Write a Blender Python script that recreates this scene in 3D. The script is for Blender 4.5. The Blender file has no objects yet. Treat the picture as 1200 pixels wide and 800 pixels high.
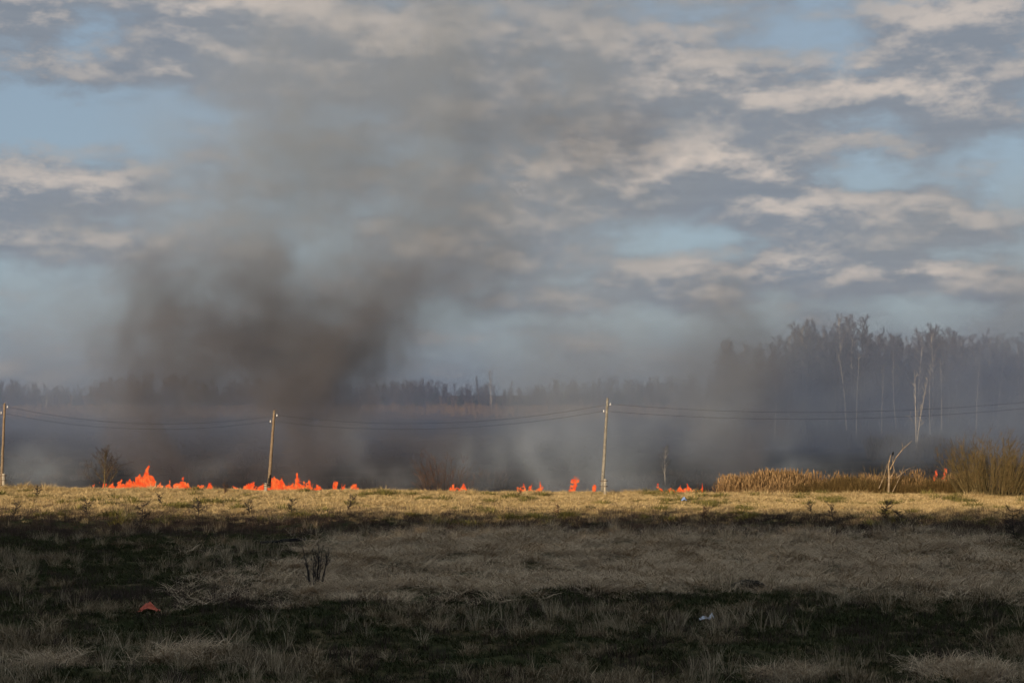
import bpy, math, random
import numpy as np
from mathutils import Vector, Matrix

# ------------------------------------------------------------------ camera, sky, sun, exposure
scene = bpy.context.scene
COL = scene.collection
F = 1710.0            # focal length in photo pixels (1200 wide)
HOR = 462.0           # photo row of the horizon
EYE = 8.0             # eye height above the meadow

cam_data = bpy.data.cameras.new('camera')
cam_data.sensor_width = 36.0
cam_data.lens = 36.0 * F / 1200.0
cam_data.shift_y = (HOR - 400.0) / 1200.0
cam_data.clip_start = 0.5
cam_data.clip_end = 20000.0
cam = bpy.data.objects.new('camera', cam_data)
COL.objects.link(cam)
cam.location = (0, 0, EYE)
cam.rotation_euler = (math.radians(90), 0, 0)
scene.camera = cam

SUN_EL = math.radians(10.0)
SUN_AZ = math.radians(205.0)      # compass style, 0 = +Y, 90 = +X : behind the viewer, to the left
SUN_DIR = Vector((math.sin(SUN_AZ) * math.cos(SUN_EL), math.cos(SUN_AZ) * math.cos(SUN_EL), math.sin(SUN_EL)))
sun_data = bpy.data.lights.new('sun', 'SUN')
sun_data.energy = 5.0
sun_data.angle = math.radians(0.55)
sun_data.color = (1.0, 0.79, 0.55)
sun = bpy.data.objects.new('sun', sun_data)
COL.objects.link(sun)
sun.rotation_euler = SUN_DIR.to_track_quat('Z', 'Y').to_euler()

scene.view_settings.view_transform = 'Standard'
scene.view_settings.look = 'None'
scene.view_settings.exposure = 0.0
scene.view_settings.gamma = 1.0
scene.view_settings.use_curve_mapping = False
scene.cycles.volume_step_rate = 4.0
scene.cycles.volume_max_steps = 256
scene.cycles.volume_bounces = 1
scene.cycles.max_bounces = 5
scene.cycles.diffuse_bounces = 2
scene.cycles.transparent_max_bounces = 8
scene.cycles.use_denoising = True
scene.cycles.use_adaptive_sampling = True
scene.cycles.adaptive_threshold = 0.025
scene.cycles.adaptive_min_samples = 24


# ------------------------------------------------------------------ node expression helper
class X:
    """a node socket with arithmetic"""
    tree = None

    def __init__(self, s):
        self.s = s

    @staticmethod
    def _math(op, *a, clamp=False):
        n = X.tree.nodes.new('ShaderNodeMath')
        n.operation = op
        n.use_clamp = clamp
        for i, v in enumerate(a):
            if isinstance(v, X):
                X.tree.links.new(v.s, n.inputs[i])
            else:
                n.inputs[i].default_value = float(v)
        return X(n.outputs[0])

    def __add__(self, o): return X._math('ADD', self, o)
    def __radd__(self, o): return X._math('ADD', o, self)
    def __sub__(self, o): return X._math('SUBTRACT', self, o)
    def __rsub__(self, o): return X._math('SUBTRACT', o, self)
    def __mul__(self, o): return X._math('MULTIPLY', self, o)
    def __rmul__(self, o): return X._math('MULTIPLY', o, self)
    def __truediv__(self, o): return X._math('DIVIDE', self, o)
    def __rtruediv__(self, o): return X._math('DIVIDE', o, self)
    def __pow__(self, o): return X._math('POWER', self, o)


def xmax(a, b): return X._math('MAXIMUM', a, b)
def xmin(a, b): return X._math('MINIMUM', a, b)
def xclamp(a): return X._math('ADD', a, 0.0, clamp=True)
def xmath(op, *a): return X._math(op, *a)


def smooth(v, lo, hi, to0=0.0, to1=1.0):
    n = X.tree.nodes.new('ShaderNodeMapRange')
    n.interpolation_type = 'SMOOTHSTEP'
    X.tree.links.new(v.s, n.inputs['Value'])
    n.inputs['From Min'].default_value = lo
    n.inputs['From Max'].default_value = hi
    n.inputs['To Min'].default_value = to0
    n.inputs['To Max'].default_value = to1
    return X(n.outputs['Result'])


def vec(x, y, z):
    n = X.tree.nodes.new('ShaderNodeCombineXYZ')
    for i, v in enumerate((x, y, z)):
        if isinstance(v, X):
            X.tree.links.new(v.s, n.inputs[i])
        else:
            n.inputs[i].default_value = float(v)
    return X(n.outputs[0])


def split(v):
    n = X.tree.nodes.new('ShaderNodeSeparateXYZ')
    X.tree.links.new(v.s, n.inputs[0])
    return X(n.outputs[0]), X(n.outputs[1]), X(n.outputs[2])


def noise(v, scale=1.0, detail=4.0, rough=0.5, dist=0.0, colour=False):
    n = X.tree.nodes.new('ShaderNodeTexNoise')
    n.noise_dimensions = '3D'
    if v is not None:
        X.tree.links.new(v.s, n.inputs['Vector'])
    n.inputs['Scale'].default_value = scale
    n.inputs['Detail'].default_value = detail
    n.inputs['Roughness'].default_value = rough
    n.inputs['Distortion'].default_value = dist
    out = [o for o in n.outputs if o.enabled or True]
    return X(n.outputs['Color'] if colour else out[0])


def mixcol(fac, a, b):
    n = X.tree.nodes.new('ShaderNodeMix')
    n.data_type = 'RGBA'
    n.clamp_factor = True
    for sock, v in ((n.inputs[0], fac), (n.inputs[6], a), (n.inputs[7], b)):
        if isinstance(v, X):
            X.tree.links.new(v.s, sock)
        elif isinstance(v, (int, float)):
            sock.default_value = v
        else:
            sock.default_value = (*v, 1.0)
    return X(n.outputs[2])


# ------------------------------------------------------------------ world: clear sky with broken cloud
world = bpy.data.worlds.new('World')
scene.world = world
world.use_nodes = True
world.cycles.sampling_method = 'MANUAL'
world.cycles.sample_map_resolution = 256
wt = world.node_tree
wt.nodes.clear()
X.tree = wt
SKY_STRENGTH = 0.1
sky = wt.nodes.new('ShaderNodeTexSky')
sky.sky_type = 'NISHITA'
sky.sun_disc = False
sky.sun_elevation = SUN_EL
sky.sun_rotation = SUN_AZ
sky.altitude = 100
sky.dust_density = 1.5
tc = wt.nodes.new('ShaderNodeTexCoord')
dx, dy, dz = split(X(tc.outputs['Generated']))
U = xmath('ARCTAN2', dx, dy)
V = xmath('ARCSINE', dz)
KM = 1.0 / SKY_STRENGTH


def sky_uv(px, py):
    return math.atan((px - 600) / F), math.atan((HOR - py) / F)


# cloud banks seen in the picture: (px, py, half width, half height, weight); negative weights are blue gaps
BANKS = [
    (250, 30, 190, 50, .5), (20, 40, 50, 40, .3), (70, 235, 110, 38, .5), (200, 105, 190, 28, .35),
    (830, 205, 150, 34, .75), (660, 215, 120, 34, .45), (950, 245, 130, 26, .45), (1100, 275, 130, 26, .4),
    (820, 110, 170, 42, .5), (1080, 135, 170, 40, .5), (650, 60, 180, 34, .4), (1120, 50, 130, 34, .45),
    (900, 325, 200, 24, .5), (1090, 335, 110, 18, .4), (560, 280, 120, 34, .4), (110, 295, 110, 14, .4),
    (450, 320, 60, 20, .4), (760, 345, 120, 16, .3), (430, 60, 120, 60, .35), (590, 150, 130, 40, .3),
    (80, 155, 120, 42, -.7), (130, 60, 40, 20, -.3), (20, 335, 90, 40, -.25), (930, 55, 60, 26, -.5), (1010, 205, 70, 28, -.55),
    (800, 285, 55, 20, -.5), (1120, 215, 80, 30, -.3), (590, 400, 60, 40, -.3), (780, 395, 90, 20, -.2),
    (1080, 358, 90, 16, -.3), (580, 200, 30, 20, -.2),
]
wn = noise(vec(U * 14.0, V * 30.0, 0.3), 1.0, 3, 0.55, colour=True)
wr, wg, wb = split(wn)
Uw = U + (wr - 0.5) * 0.055
Vw = V + (wg - 0.5) * 0.030
bank = tops = None
for px, py, hw, hh, w in BANKS:
    u0, v0 = sky_uv(px, py)
    a = (Uw - u0) / (hw / F)
    b = (Vw - v0) / (hh / F)
    g = xmath('EXPONENT', (a * a + b * b) * -1.0) * (w if w > 0 else w * 0.68)
    bank = g if bank is None else bank + g
    if w > 0:
        tops = g * b if tops is None else tops + g * b


def cover(vv):
    return noise(vec(U * 16.5, vv * 37.0, 1.7), 1.0, 8, 0.60) * 1.15


c0 = cover(V) + bank * 0.55
c1 = cover(V + 0.0105)
lit = smooth(c0 - bank * 0.55 - c1 + bank * 0.10 + tops * 0.42, -0.07, 0.26)
alpha = smooth(c0, 0.38, 0.76)
streak = noise(vec(U * 5.0, V * 150.0, 9.0), 1.0, 4, 0.5)
skycol = X(sky.outputs[0])
blue = mixcol(0.7, skycol, tuple(c * KM for c in (0.31, 0.405, 0.525)))
shade_c = mixcol(streak, tuple(c * KM for c in (0.190, 0.222, 0.270)), tuple(c * KM for c in (0.27, 0.295, 0.335)))
lit_c = mixcol(xclamp(bank * 1.3 + tops * 0.8 - 0.1), tuple(c * KM for c in (0.38, 0.365, 0.36)), tuple(c * KM for c in (0.72, 0.615, 0.535)))
cloud = mixcol(lit, shade_c, lit_c)
final = mixcol(alpha * 0.95, blue, cloud)
bg = wt.nodes.new('ShaderNodeBackground')
bg.inputs['Strength'].default_value = SKY_STRENGTH
wt.links.new(final.s, bg.inputs['Color'])
wo = wt.nodes.new('ShaderNodeOutputWorld')
wt.links.new(bg.outputs[0], wo.inputs['Surface'])


# ------------------------------------------------------------------ small helpers
def at(px, py, y):
    """world point that the photo pixel shows at distance y"""
    return Vector(((px - 600) * y / F, y, EYE - (py - HOR) * y / F))


def at_x(px, y):
    return (px - 600) * y / F


def tag(o, label=None, cat=None, group=None, kind=None):
    if label: o['label'] = label
    if cat: o['category'] = cat
    if group: o['group'] = group
    if kind: o['kind'] = kind
    return o


def empty(name, loc):
    o = bpy.data.objects.new(name, None)
    o.empty_display_size = 0.3
    COL.objects.link(o)
    o.location = loc
    return o


def mesh_obj(name, verts, faces, m, parent=None, smooth_=True, link=True):
    me = bpy.data.meshes.new(name)
    me.from_pydata([tuple(v) for v in verts], [], faces)
    if smooth_:
        me.polygons.foreach_set('use_smooth', [True] * len(me.polygons))
    me.update()
    if m:
        me.materials.append(m)
    o = bpy.data.objects.new(name, me)
    if link:
        COL.objects.link(o)
    if parent:
        o.parent = parent
    return o


def copy_thing(root, loc, rz=0.0, sc=1.0):
    r = root.copy()
    COL.objects.link(r)
    r.location = loc
    r.rotation_euler = (0, 0, rz)
    r.scale = (sc, sc, sc) if isinstance(sc, (int, float)) else sc
    for ch in list(root.children):
        c = ch.copy()
        COL.objects.link(c)
        c.parent = r
    return r


class Geo:
    def __init__(self):
        self.v, self.f = [], []

    def tube(self, pts, radii, sides=5, cap=True):
        base = len(self.v)
        n = len(pts)
        for i, p in enumerate(pts):
            p = Vector(p)
            d = (Vector(pts[min(i + 1, n - 1)]) - Vector(pts[max(i - 1, 0)]))
            d = d.normalized() if d.length > 1e-9 else Vector((0, 0, 1))
            a = d.cross(Vector((0.31, 0.92, 0.11)))
            if a.length < 1e-3:
                a = d.cross(Vector((1, 0, 0)))
            a.normalize()
            b = d.cross(a)
            for k in range(sides):
                t = 2 * math.pi * k / sides
                self.v.append(p + (a * math.cos(t) + b * math.sin(t)) * radii[i])
        for i in range(n - 1):
            for k in range(sides):
                k2 = (k + 1) % sides
                self.f.append((base + i * sides + k, base + i * sides + k2, base + (i + 1) * sides + k2, base + (i + 1) * sides + k))
        if cap:
            self.f.append(tuple(base + (n - 1) * sides + k for k in range(sides)))
            self.f.append(tuple(base + k for k in reversed(range(sides))))

    def spike(self, p0, p1, r):
        base = len(self.v)
        p0, p1 = Vector(p0), Vector(p1)
        d = (p1 - p0).normalized()
        a = d.cross(Vector((0.3, 0.5, 0.81)))
        a = a.normalized() if a.length > 1e-4 else Vector((1, 0, 0))
        b = d.cross(a)
        for k in range(3):
            t = 2.0944 * k
            self.v.append(p0 + (a * math.cos(t) + b * math.sin(t)) * r)
        self.v.append(p1)
        self.f += [(base, base + 1, base + 3), (base + 1, base + 2, base + 3), (base + 2, base, base + 3)]

    def box(self, c, s, rot=None):
        base = len(self.v)
        for sx in (-.5, .5):
            for sy in (-.5, .5):
                for sz in (-.5, .5):
                    p = Vector((sx * s[0], sy * s[1], sz * s[2]))
                    if rot:
                        p = rot @ p
                    self.v.append(Vector(c) + p)
        for q in ((0, 1, 3, 2), (4, 6, 7, 5), (0, 4, 5, 1), (2, 3, 7, 6), (0, 2, 6, 4), (1, 5, 7, 3)):
            self.f.append(tuple(base + i for i in q))

    def build(self, name, m, parent=None, **k):
        return mesh_obj(name, self.v, self.f, m, parent, **k)


# ------------------------------------------------------------------ numpy value noise (for terrain and planting)
def vnoise(x, y, scale, seed):
    x = np.asarray(x, float) * scale
    y = np.asarray(y, float) * scale
    xi, yi = np.floor(x).astype(np.int64), np.floor(y).astype(np.int64)
    fx, fy = x - xi, y - yi
    fx = fx * fx * (3 - 2 * fx)
    fy = fy * fy * (3 - 2 * fy)

    def h(a, b):
        n = (a * 374761393 + b * 668265263 + seed * 974634777) & 0xffffffff
        n = ((n ^ (n >> 13)) * 1274126177) & 0xffffffff
        return ((n ^ (n >> 16)) & 0xffff) / 65535.0
    return (h(xi, yi) * (1 - fx) + h(xi + 1, yi) * fx) * (1 - fy) + (h(xi, yi + 1) * (1 - fx) + h(xi + 1, yi + 1) * fx) * fy


def fbm(x, y, scale, seed, oct=4):
    r, a, t = 0, 1.0, 0
    for i in range(oct):
        r = r + a * vnoise(x, y, scale * 2 ** i, seed + i * 17)
        t += a
        a *= 0.5
    return r / t


def sstep(v, lo, hi):
    t = np.clip((v - lo) / (hi - lo), 0, 1)
    return t * t * (3 - 2 * t)


CREST = 117.0


def ground_z(x, y):
    x = np.asarray(x, float)
    y = np.asarray(y, float)
    z = (fbm(x, y, 0.12, 3, 4) - 0.5) * 0.55 * sstep(y, 14, 30)
    z = z + (fbm(x, y, 0.9, 9, 2) - 0.5) * 0.16 * (y < 160) + (fbm(x, y, 0.55, 19, 2) - 0.5) * 0.45 * (1 - sstep(y, 86, 98)) * sstep(y, 16, 30)
    tilt = (0.12 - 0.0075 * np.clip(x, -80, 80)) * sstep(y, 60, 112)
    z = z * (1 - 0.6 * sstep(y, 100, 116)) + tilt
    edge = CREST + (fbm(x, y * 0, 0.10, 31, 3) - 0.5) * 3.0
    marsh = -1.25 + (fbm(x, y, 0.05, 77, 3) - 0.5) * 0.5
    k = sstep(y - edge, 0.0, 4.5)
    z = z * (1 - k) + marsh * k
    far = sstep(y, 500, 2500)
    z = z * (1 - far) + far * (-1.0 + (fbm(x, y, 0.002, 5, 3)) * 3.0)
    bankz = 6.2 * (1 - sstep(y, 2.5, 16.0)) * sstep(y, -42.0, -30.0)     # embankment the viewer stands on
    return z + bankz


def gz(x, y):
    return float(ground_z(np.array([x]), np.array([y]))[0])


# ------------------------------------------------------------------ materials
def surf(name, build, rough=0.9, spec=0.15, bump=None, transl=0.0):
    m = bpy.data.materials.new(name)
    m.use_nodes = True
    t = m.node_tree
    X.tree = t
    b = t.nodes['Principled BSDF']
    b.inputs['Roughness'].default_value = rough
    b.inputs['Specular IOR Level'].default_value = spec
    c = build() if callable(build) else build
    if isinstance(c, X):
        t.links.new(c.s, b.inputs['Base Color'])
    else:
        b.inputs['Base Color'].default_value = (*c, 1)
    if bump:
        h, strength, dist = bump()
        bn = t.nodes.new('ShaderNodeBump')
        bn.inputs['Strength'].default_value = strength
        bn.inputs['Distance'].default_value = dist
        t.links.new(h.s, bn.inputs['Height'])
        t.links.new(bn.outputs[0], b.inputs['Normal'])
    return m


def pos():
    return X(X.tree.nodes.new('ShaderNodeNewGeometry').outputs['Position'])


def objpos():
    return X(X.tree.nodes.new('ShaderNodeTexCoord').outputs['Object'])


def rnd():
    return X(X.tree.nodes.new('ShaderNodeObjectInfo').outputs['Random'])


def two_tone(a, b, scale, detail=4, obj=False, lo=.35, hi=.65):
    return lambda: mixcol(smooth(noise(objpos() if obj else pos(), scale, detail, 0.6), lo, hi), a, b)


def ground_colour():
    p = pos()
    n1 = smooth(noise(p, 0.35, 5, 0.6), 0.38, 0.62)
    n2 = smooth(noise(p, 2.6, 4, 0.6), 0.35, 0.65)
    meadow = mixcol(n1, mixcol(n2, (0.050, 0.040, 0.022), (0.15, 0.11, 0.055)), mixcol(n2, (0.028, 0.036, 0.012), (0.08, 0.075, 0.030)))
    px_, py_, pz_ = split(p)
    ash = mixcol(smooth(noise(p, 0.12, 5, 0.62), 0.42, 0.62), (0.012, 0.012, 0.014), (0.042, 0.036, 0.032))
    dry = mixcol(smooth(noise(p, 0.02, 5, 0.62), 0.4, 0.6), (0.30, 0.17, 0.085), (0.17, 0.12, 0.07))
    w = (noise(p, 0.03, 3, 0.5) - 0.5)
    marsh = mixcol(smooth(py_ + w * 260.0, 470, 640), ash, dry)
    return mixcol(smooth(py_ + w * 12.0, 118.5, 122.0), meadow, marsh)


M = {}
M['ground'] = surf('meadow_and_marsh_ground', ground_colour, 0.97, 0.05,
                   bump=lambda: (noise(pos(), 5.0, 5, 0.65), 0.8, 0.12))


def grass_mat(name, dark, light, tint):
    """blade colour: varies from tuft to tuft and along large patches"""
    def col():
        r = rnd()
        isl = X(X.tree.nodes.new('ShaderNodeNewGeometry').outputs['Random Per Island'])
        n = noise(pos(), 0.5, 3, 0.6)
        c = mixcol(r * 0.32 + isl * isl * isl * 0.95, dark, light)
        return mixcol(smooth(n, 0.45, 0.75) * 0.45, c, tint)
    m = surf(name, col, 0.85, 0.12)
    return m


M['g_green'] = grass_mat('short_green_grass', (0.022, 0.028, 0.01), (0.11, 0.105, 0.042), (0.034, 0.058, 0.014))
M['g_dry'] = grass_mat('dry_grass', (0.11, 0.08, 0.042), (0.56, 0.42, 0.255), (0.25, 0.185, 0.105))
M['g_straw'] = grass_mat('flattened_straw', (0.3, 0.205, 0.12), (0.95, 0.73, 0.47), (0.66, 0.47, 0.285))
M['g_stem'] = grass_mat('pale_tall_stems', (0.3, 0.225, 0.135), (0.72, 0.58, 0.39), (0.42, 0.33, 0.21))
M['g_heath'] = grass_mat('dead_purple_brown_stems', (0.035, 0.025, 0.02), (0.16, 0.112, 0.085), (0.065, 0.05, 0.038))
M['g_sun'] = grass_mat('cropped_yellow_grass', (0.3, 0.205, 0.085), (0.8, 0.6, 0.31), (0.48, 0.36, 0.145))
M['g_moss'] = grass_mat('green_tussock', (0.11, 0.1, 0.03), (0.26, 0.22, 0.075), (0.15, 0.14, 0.042))
M['reed'] = grass_mat('golden_reed', (0.13, 0.076, 0.034), (0.5, 0.33, 0.16), (0.26, 0.15, 0.066))
M['reed_olive'] = grass_mat('olive_brown_scrub', (0.05, 0.034, 0.013), (0.22, 0.145, 0.055), (0.13, 0.08, 0.03))
M['pole_brown'] = surf('weathered_brown_pole', two_tone((0.15, 0.108, 0.068), (0.28, 0.21, 0.14), 9, 6, True), 0.85, 0.2,
                       bump=lambda: (noise(vec(*[c * k for c, k in zip(split(objpos()), (30, 30, 2))]), 1, 4), 0.6, 0.02))
M['pole_grey'] = surf('weathered_grey_pole', two_tone((0.15, 0.14, 0.115), (0.31, 0.285, 0.235), 7, 6, True), 0.85, 0.2,
                      bump=lambda: (noise(vec(*[c * k for c, k in zip(split(objpos()), (30, 30, 2))]), 1, 4), 0.6, 0.02))
M['char'] = surf('charred_wood', (0.018, 0.016, 0.015), 0.9)
M['concrete'] = surf('old_concrete', two_tone((0.27, 0.24, 0.19), (0.46, 0.41, 0.32), 5, 6, True), 0.9, 0.2)
M['porcelain'] = surf('white_porcelain', (0.78, 0.76, 0.72), 0.25, 0.5)
M['steel'] = surf('rusty_steel', two_tone((0.06, 0.045, 0.035), (0.14, 0.09, 0.06), 20, 4, True), 0.7, 0.3)
M['wire'] = surf('dark_wire', (0.016, 0.016, 0.018), 0.7, 0.1)
M['birch_bark'] = surf('pale_birch_bark', two_tone((0.30, 0.25, 0.20), (0.62, 0.55, 0.46), 0.8, 6, True, .3, .6), 0.8)
M['birch_dull'] = surf('dull_birch_bark', two_tone((0.07, 0.058, 0.052), (0.20, 0.17, 0.145), 0.8, 6, True, .3, .7), 0.85)
M['birch_twig'] = surf('dark_birch_twigs', two_tone((0.050, 0.040, 0.040), (0.105, 0.080, 0.070), 0.5, 3), 0.9)
M['bark'] = surf('grey_brown_bark', two_tone((0.075, 0.060, 0.045), (0.16, 0.13, 0.095), 3, 5, True), 0.9)
M['twig'] = surf('brown_twigs', two_tone((0.060, 0.042, 0.030), (0.11, 0.080, 0.055), 2, 3), 0.9)
M['willow_bark'] = surf('olive_willow_stems', two_tone((0.10, 0.082, 0.038), (0.20, 0.155, 0.07), 3, 4, True), 0.85)
M['willow_twig'] = surf('yellow_brown_willow_twigs', two_tone((0.10, 0.074, 0.030), (0.20, 0.135, 0.055), 1.5, 3), 0.85)
M['dead_wood'] = surf('bleached_dead_wood', two_tone((0.20, 0.145, 0.09), (0.42, 0.32, 0.21), 4, 5, True), 0.8)
M['dark_shrub'] = surf('scorched_twigs', two_tone((0.028, 0.024, 0.024), (0.055, 0.045, 0.042), 2, 3), 0.95)
M['rust_shrub'] = surf('russet_twigs', two_tone((0.085, 0.050, 0.035), (0.16, 0.090, 0.055), 2, 3), 0.95)
M['needle'] = surf('dark_spruce_needles', two_tone((0.016, 0.026, 0.014), (0.040, 0.055, 0.026), 0.8, 4), 0.9)
M['orange'] = surf('red_orange_plastic', two_tone((0.55, 0.10, 0.05), (0.75, 0.17, 0.09), 6, 3, True), 0.6, 0.3)
M['white'] = surf('white_paper', (0.72, 0.74, 0.80), 0.7, 0.3)
M['blue'] = surf('pale_blue_plastic', (0.20, 0.29, 0.52), 0.5, 0.4)
M['soil'] = surf('dark_soil', two_tone((0.022, 0.018, 0.014), (0.06, 0.048, 0.035), 8, 5, True), 0.97, 0.05,
                 bump=lambda: (noise(objpos(), 9, 5, 0.65), 1.0, 0.1))
M['plank'] = surf('blackened_plank', two_tone((0.016, 0.015, 0.015), (0.045, 0.04, 0.036), 8, 5, True), 0.9)
M['feather'] = surf('black_feathers', (0.018, 0.018, 0.020), 0.6, 0.3)

# ------------------------------------------------------------------ ground: one sheet to the horizon, fine where it is seen closest
ys = np.concatenate([np.linspace(-60, 20, 28), np.linspace(20.5, 135, 290), np.geomspace(136, 9000, 110)])
xs = np.concatenate([-np.geomspace(9000, 62, 50), np.linspace(-61, 61, 270), np.geomspace(62, 9000, 50)])
gx, gy = np.meshgrid(xs, ys)
gzv = ground_z(gx, gy)
gv = np.stack([gx, gy, gzv], -1).reshape(-1, 3)
nx_, ny_ = len(xs), len(ys)
ii = (np.arange(ny_ - 1)[:, None] * nx_ + np.arange(nx_ - 1)[None, :]).reshape(-1)
gf = np.stack([ii, ii + 1, ii + 1 + nx_, ii + nx_], -1)
ground = mesh_obj('ground', gv.tolist(), gf.tolist(), M['ground'])
tag(ground, kind='structure')


# ------------------------------------------------------------------ plant builders
def rot_about(axis, ang):
    return Matrix.Rotation(ang, 3, axis)


def perp(d, rng):
    a = Vector((rng.uniform(-1, 1), rng.uniform(-1, 1), rng.uniform(-1, 1)))
    a = a - d * a.dot(d)
    return a.normalized() if a.length > 1e-4 else Vector((1, 0, 0))


def bare_tree(seed, h, r0, tw=0.03, nb=34, nsub=6, ntw=5, spread=0.20, first=0.22, fork=False):
    """trunk Geo (stem and limbs) and twig Geo of a leafless tree, foot at the origin"""
    rng = random.Random(seed)
    tr, cr = Geo(), Geo()
    stems = []
    nseg = 9
    for s in range(2 if fork else 1):
        pts, p = [], Vector((0, 0, -0.3))
        d = Vector((rng.uniform(-.05, .05), rng.uniform(-.05, .05), 1)).normalized()
        if fork:
            d = Vector(((-0.055, 0.03)[s], 0, 1)).normalized()
        for i in range(nseg + 1):
            pts.append(p.copy())
            d = (d + Vector((rng.uniform(-.05, .05), rng.uniform(-.05, .05), 0.02))).normalized()
            p = p + d * (h / nseg) * (0.92 if s else 1.0)
        rad = [r0 * (1 - 0.93 * (i / nseg)) * (0.8 if fork else 1) for i in range(nseg + 1)]
        tr.tube(pts, rad, 6)
        stems.append(pts)
    for b in range(nb):
        pts = stems[b % len(stems)]
        t = first + (0.97 - first) * ((b + rng.random()) / nb)
        k = t * nseg
        i = min(int(k), nseg - 1)
        p0 = pts[i].lerp(pts[i + 1], k - i)
        L = h * spread * (1.15 - 0.85 * t) * rng.uniform(.7, 1.25)
        az = rng.uniform(0, 6.283)
        el = math.radians(rng.uniform(28, 60))
        d = Vector((math.cos(az) * math.cos(el), math.sin(az) * math.cos(el), math.sin(el)))
        bp, p = [p0], p0
        for s in range(3):
            d = (d + Vector((rng.uniform(-.2, .2), rng.uniform(-.2, .2), 0.16))).normalized()
            p = p + d * L / 3
            bp.append(p)
        rb = max(tw * 1.2, r0 * 0.30 * (1.1 - t))
        tr.tube(bp, [rb, rb * .75, rb * .5, rb * .25], 3, cap=False)
        for q in range(nsub):
            u = 0.25 + 0.75 * (q + rng.random()) / nsub
            kk = u * 3
            j = min(int(kk), 2)
            s0 = bp[j].lerp(bp[j + 1], kk - j)
            sd = (d * 0.6 + perp(d, rng) * 0.75 + Vector((0, 0, 0.25))).normalized()
            sl = L * 0.42 * rng.uniform(.6, 1.2)
            s1 = s0 + sd * sl
            cr.spike(s0, s1, tw)
            for w in range(ntw):
                w0 = s0.lerp(s1, rng.uniform(.15, 1))
                wd = (sd * 0.7 + perp(sd, rng) * 0.6 + Vector((0, 0, 0.2))).normalized()
                cr.spike(w0, w0 + wd * sl * rng.uniform(.35, .7), tw * 0.7)
    return tr, cr


def bushy(seed, h, w, stems=40, tw=0.012, upright=0.8, subs=7, twigs=3, base=0.15):
    """many-stemmed leafless bush"""
    rng = random.Random(seed)
    st, cr = Geo(), Geo()
    for s in range(stems):
        az = rng.uniform(0, 6.283)
        rr = math.sqrt(rng.random())
        p = Vector((math.cos(az) * rr * w * base, math.sin(az) * rr * w * base, -0.25))
        tilt = rr * (w / h) * (1.1 - 0.5 * upright) + rng.uniform(-.05, .05)
        d = Vector((math.cos(az) * tilt, math.sin(az) * tilt, 1)).normalized()
        L = h * rng.uniform(.62, 1.05) * (1 - 0.25 * rr)
        pts = [p]
        for i in range(5):
            d = (d + Vector((rng.uniform(-.10, .10), rng.uniform(-.10, .10), 0.10 * upright))).normalized()
            p = p + d * L / 5
            pts.append(p)
        st.tube(pts, [tw * k for k in (2.4, 2.0, 1.6, 1.2, .8, .4)], 3, cap=False)
        for q in range(subs):
            u = rng.uniform(.18, 1) * 5
            j = min(int(u), 4)
            s0 = pts[j].lerp(pts[j + 1], u - j)
            sd = ((pts[j + 1] - pts[j]).normalized() * (0.7 + .4 * upright) + perp(d, rng) * 0.55).normalized()
            sl = L * rng.uniform(.12, .28)
            s1 = s0 + sd * sl
            cr.spike(s0, s1, tw)
            for t in range(twigs):
                w0 = s0.lerp(s1, rng.uniform(.2, .95))
                wd = (sd + perp(sd, rng) * 0.6).normalized()
                cr.spike(w0, w0 + wd * sl * rng.uniform(.3, .6), tw * .7)
    return st, cr


def sapling(seed, h, tw=0.014, lean=0.0, nb=9):
    """small open thorny shrub: a crooked stem with bare side branches"""
    rng = random.Random(seed)
    st, cr = Geo(), Geo()
    d = Vector((lean, 0, 1)).normalized()
    p = Vector((0, 0, -0.1))
    pts = [p]
    for i in range(6):
        d = (d + Vector((rng.uniform(-.28, .28), rng.uniform(-.2, .2), 0.1))).normalized()
        p = p + d * (h + .1) / 6
        pts.append(p)
    st.tube(pts, [tw * 1.8 * (1 - .13 * i) for i in range(7)], 5)
    for b in range(nb):
        u = (0.25 + .75 * (b + rng.random()) / nb) * 6
        j = min(int(u), 5)
        s0 = pts[j].lerp(pts[j + 1], u - j)
        az = rng.uniform(0, 6.283)
        sd = Vector((math.cos(az), math.sin(az), rng.uniform(.1, .8))).normalized()
        L = h * rng.uniform(.22, .48)
        s1 = s0 + sd * L * .5
        s2 = s1 + (sd + Vector((rng.uniform(-.4, .4), rng.uniform(-.4, .4), .35))).normalized() * L * .5
        cr.tube([s0, s1, s2], [tw * .9, tw * .7, tw * .3], 3, cap=False)
        for t in range(13):
            w0 = s0.lerp(s1, rng.uniform(.3, 1)) if t % 2 else s1.lerp(s2, rng.random())
            wd = (sd + perp(sd, rng) * 1.1).normalized()
            cr.spike(w0, w0 + wd * h * rng.uniform(.08, .20), tw * .55)
    return st, cr


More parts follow.
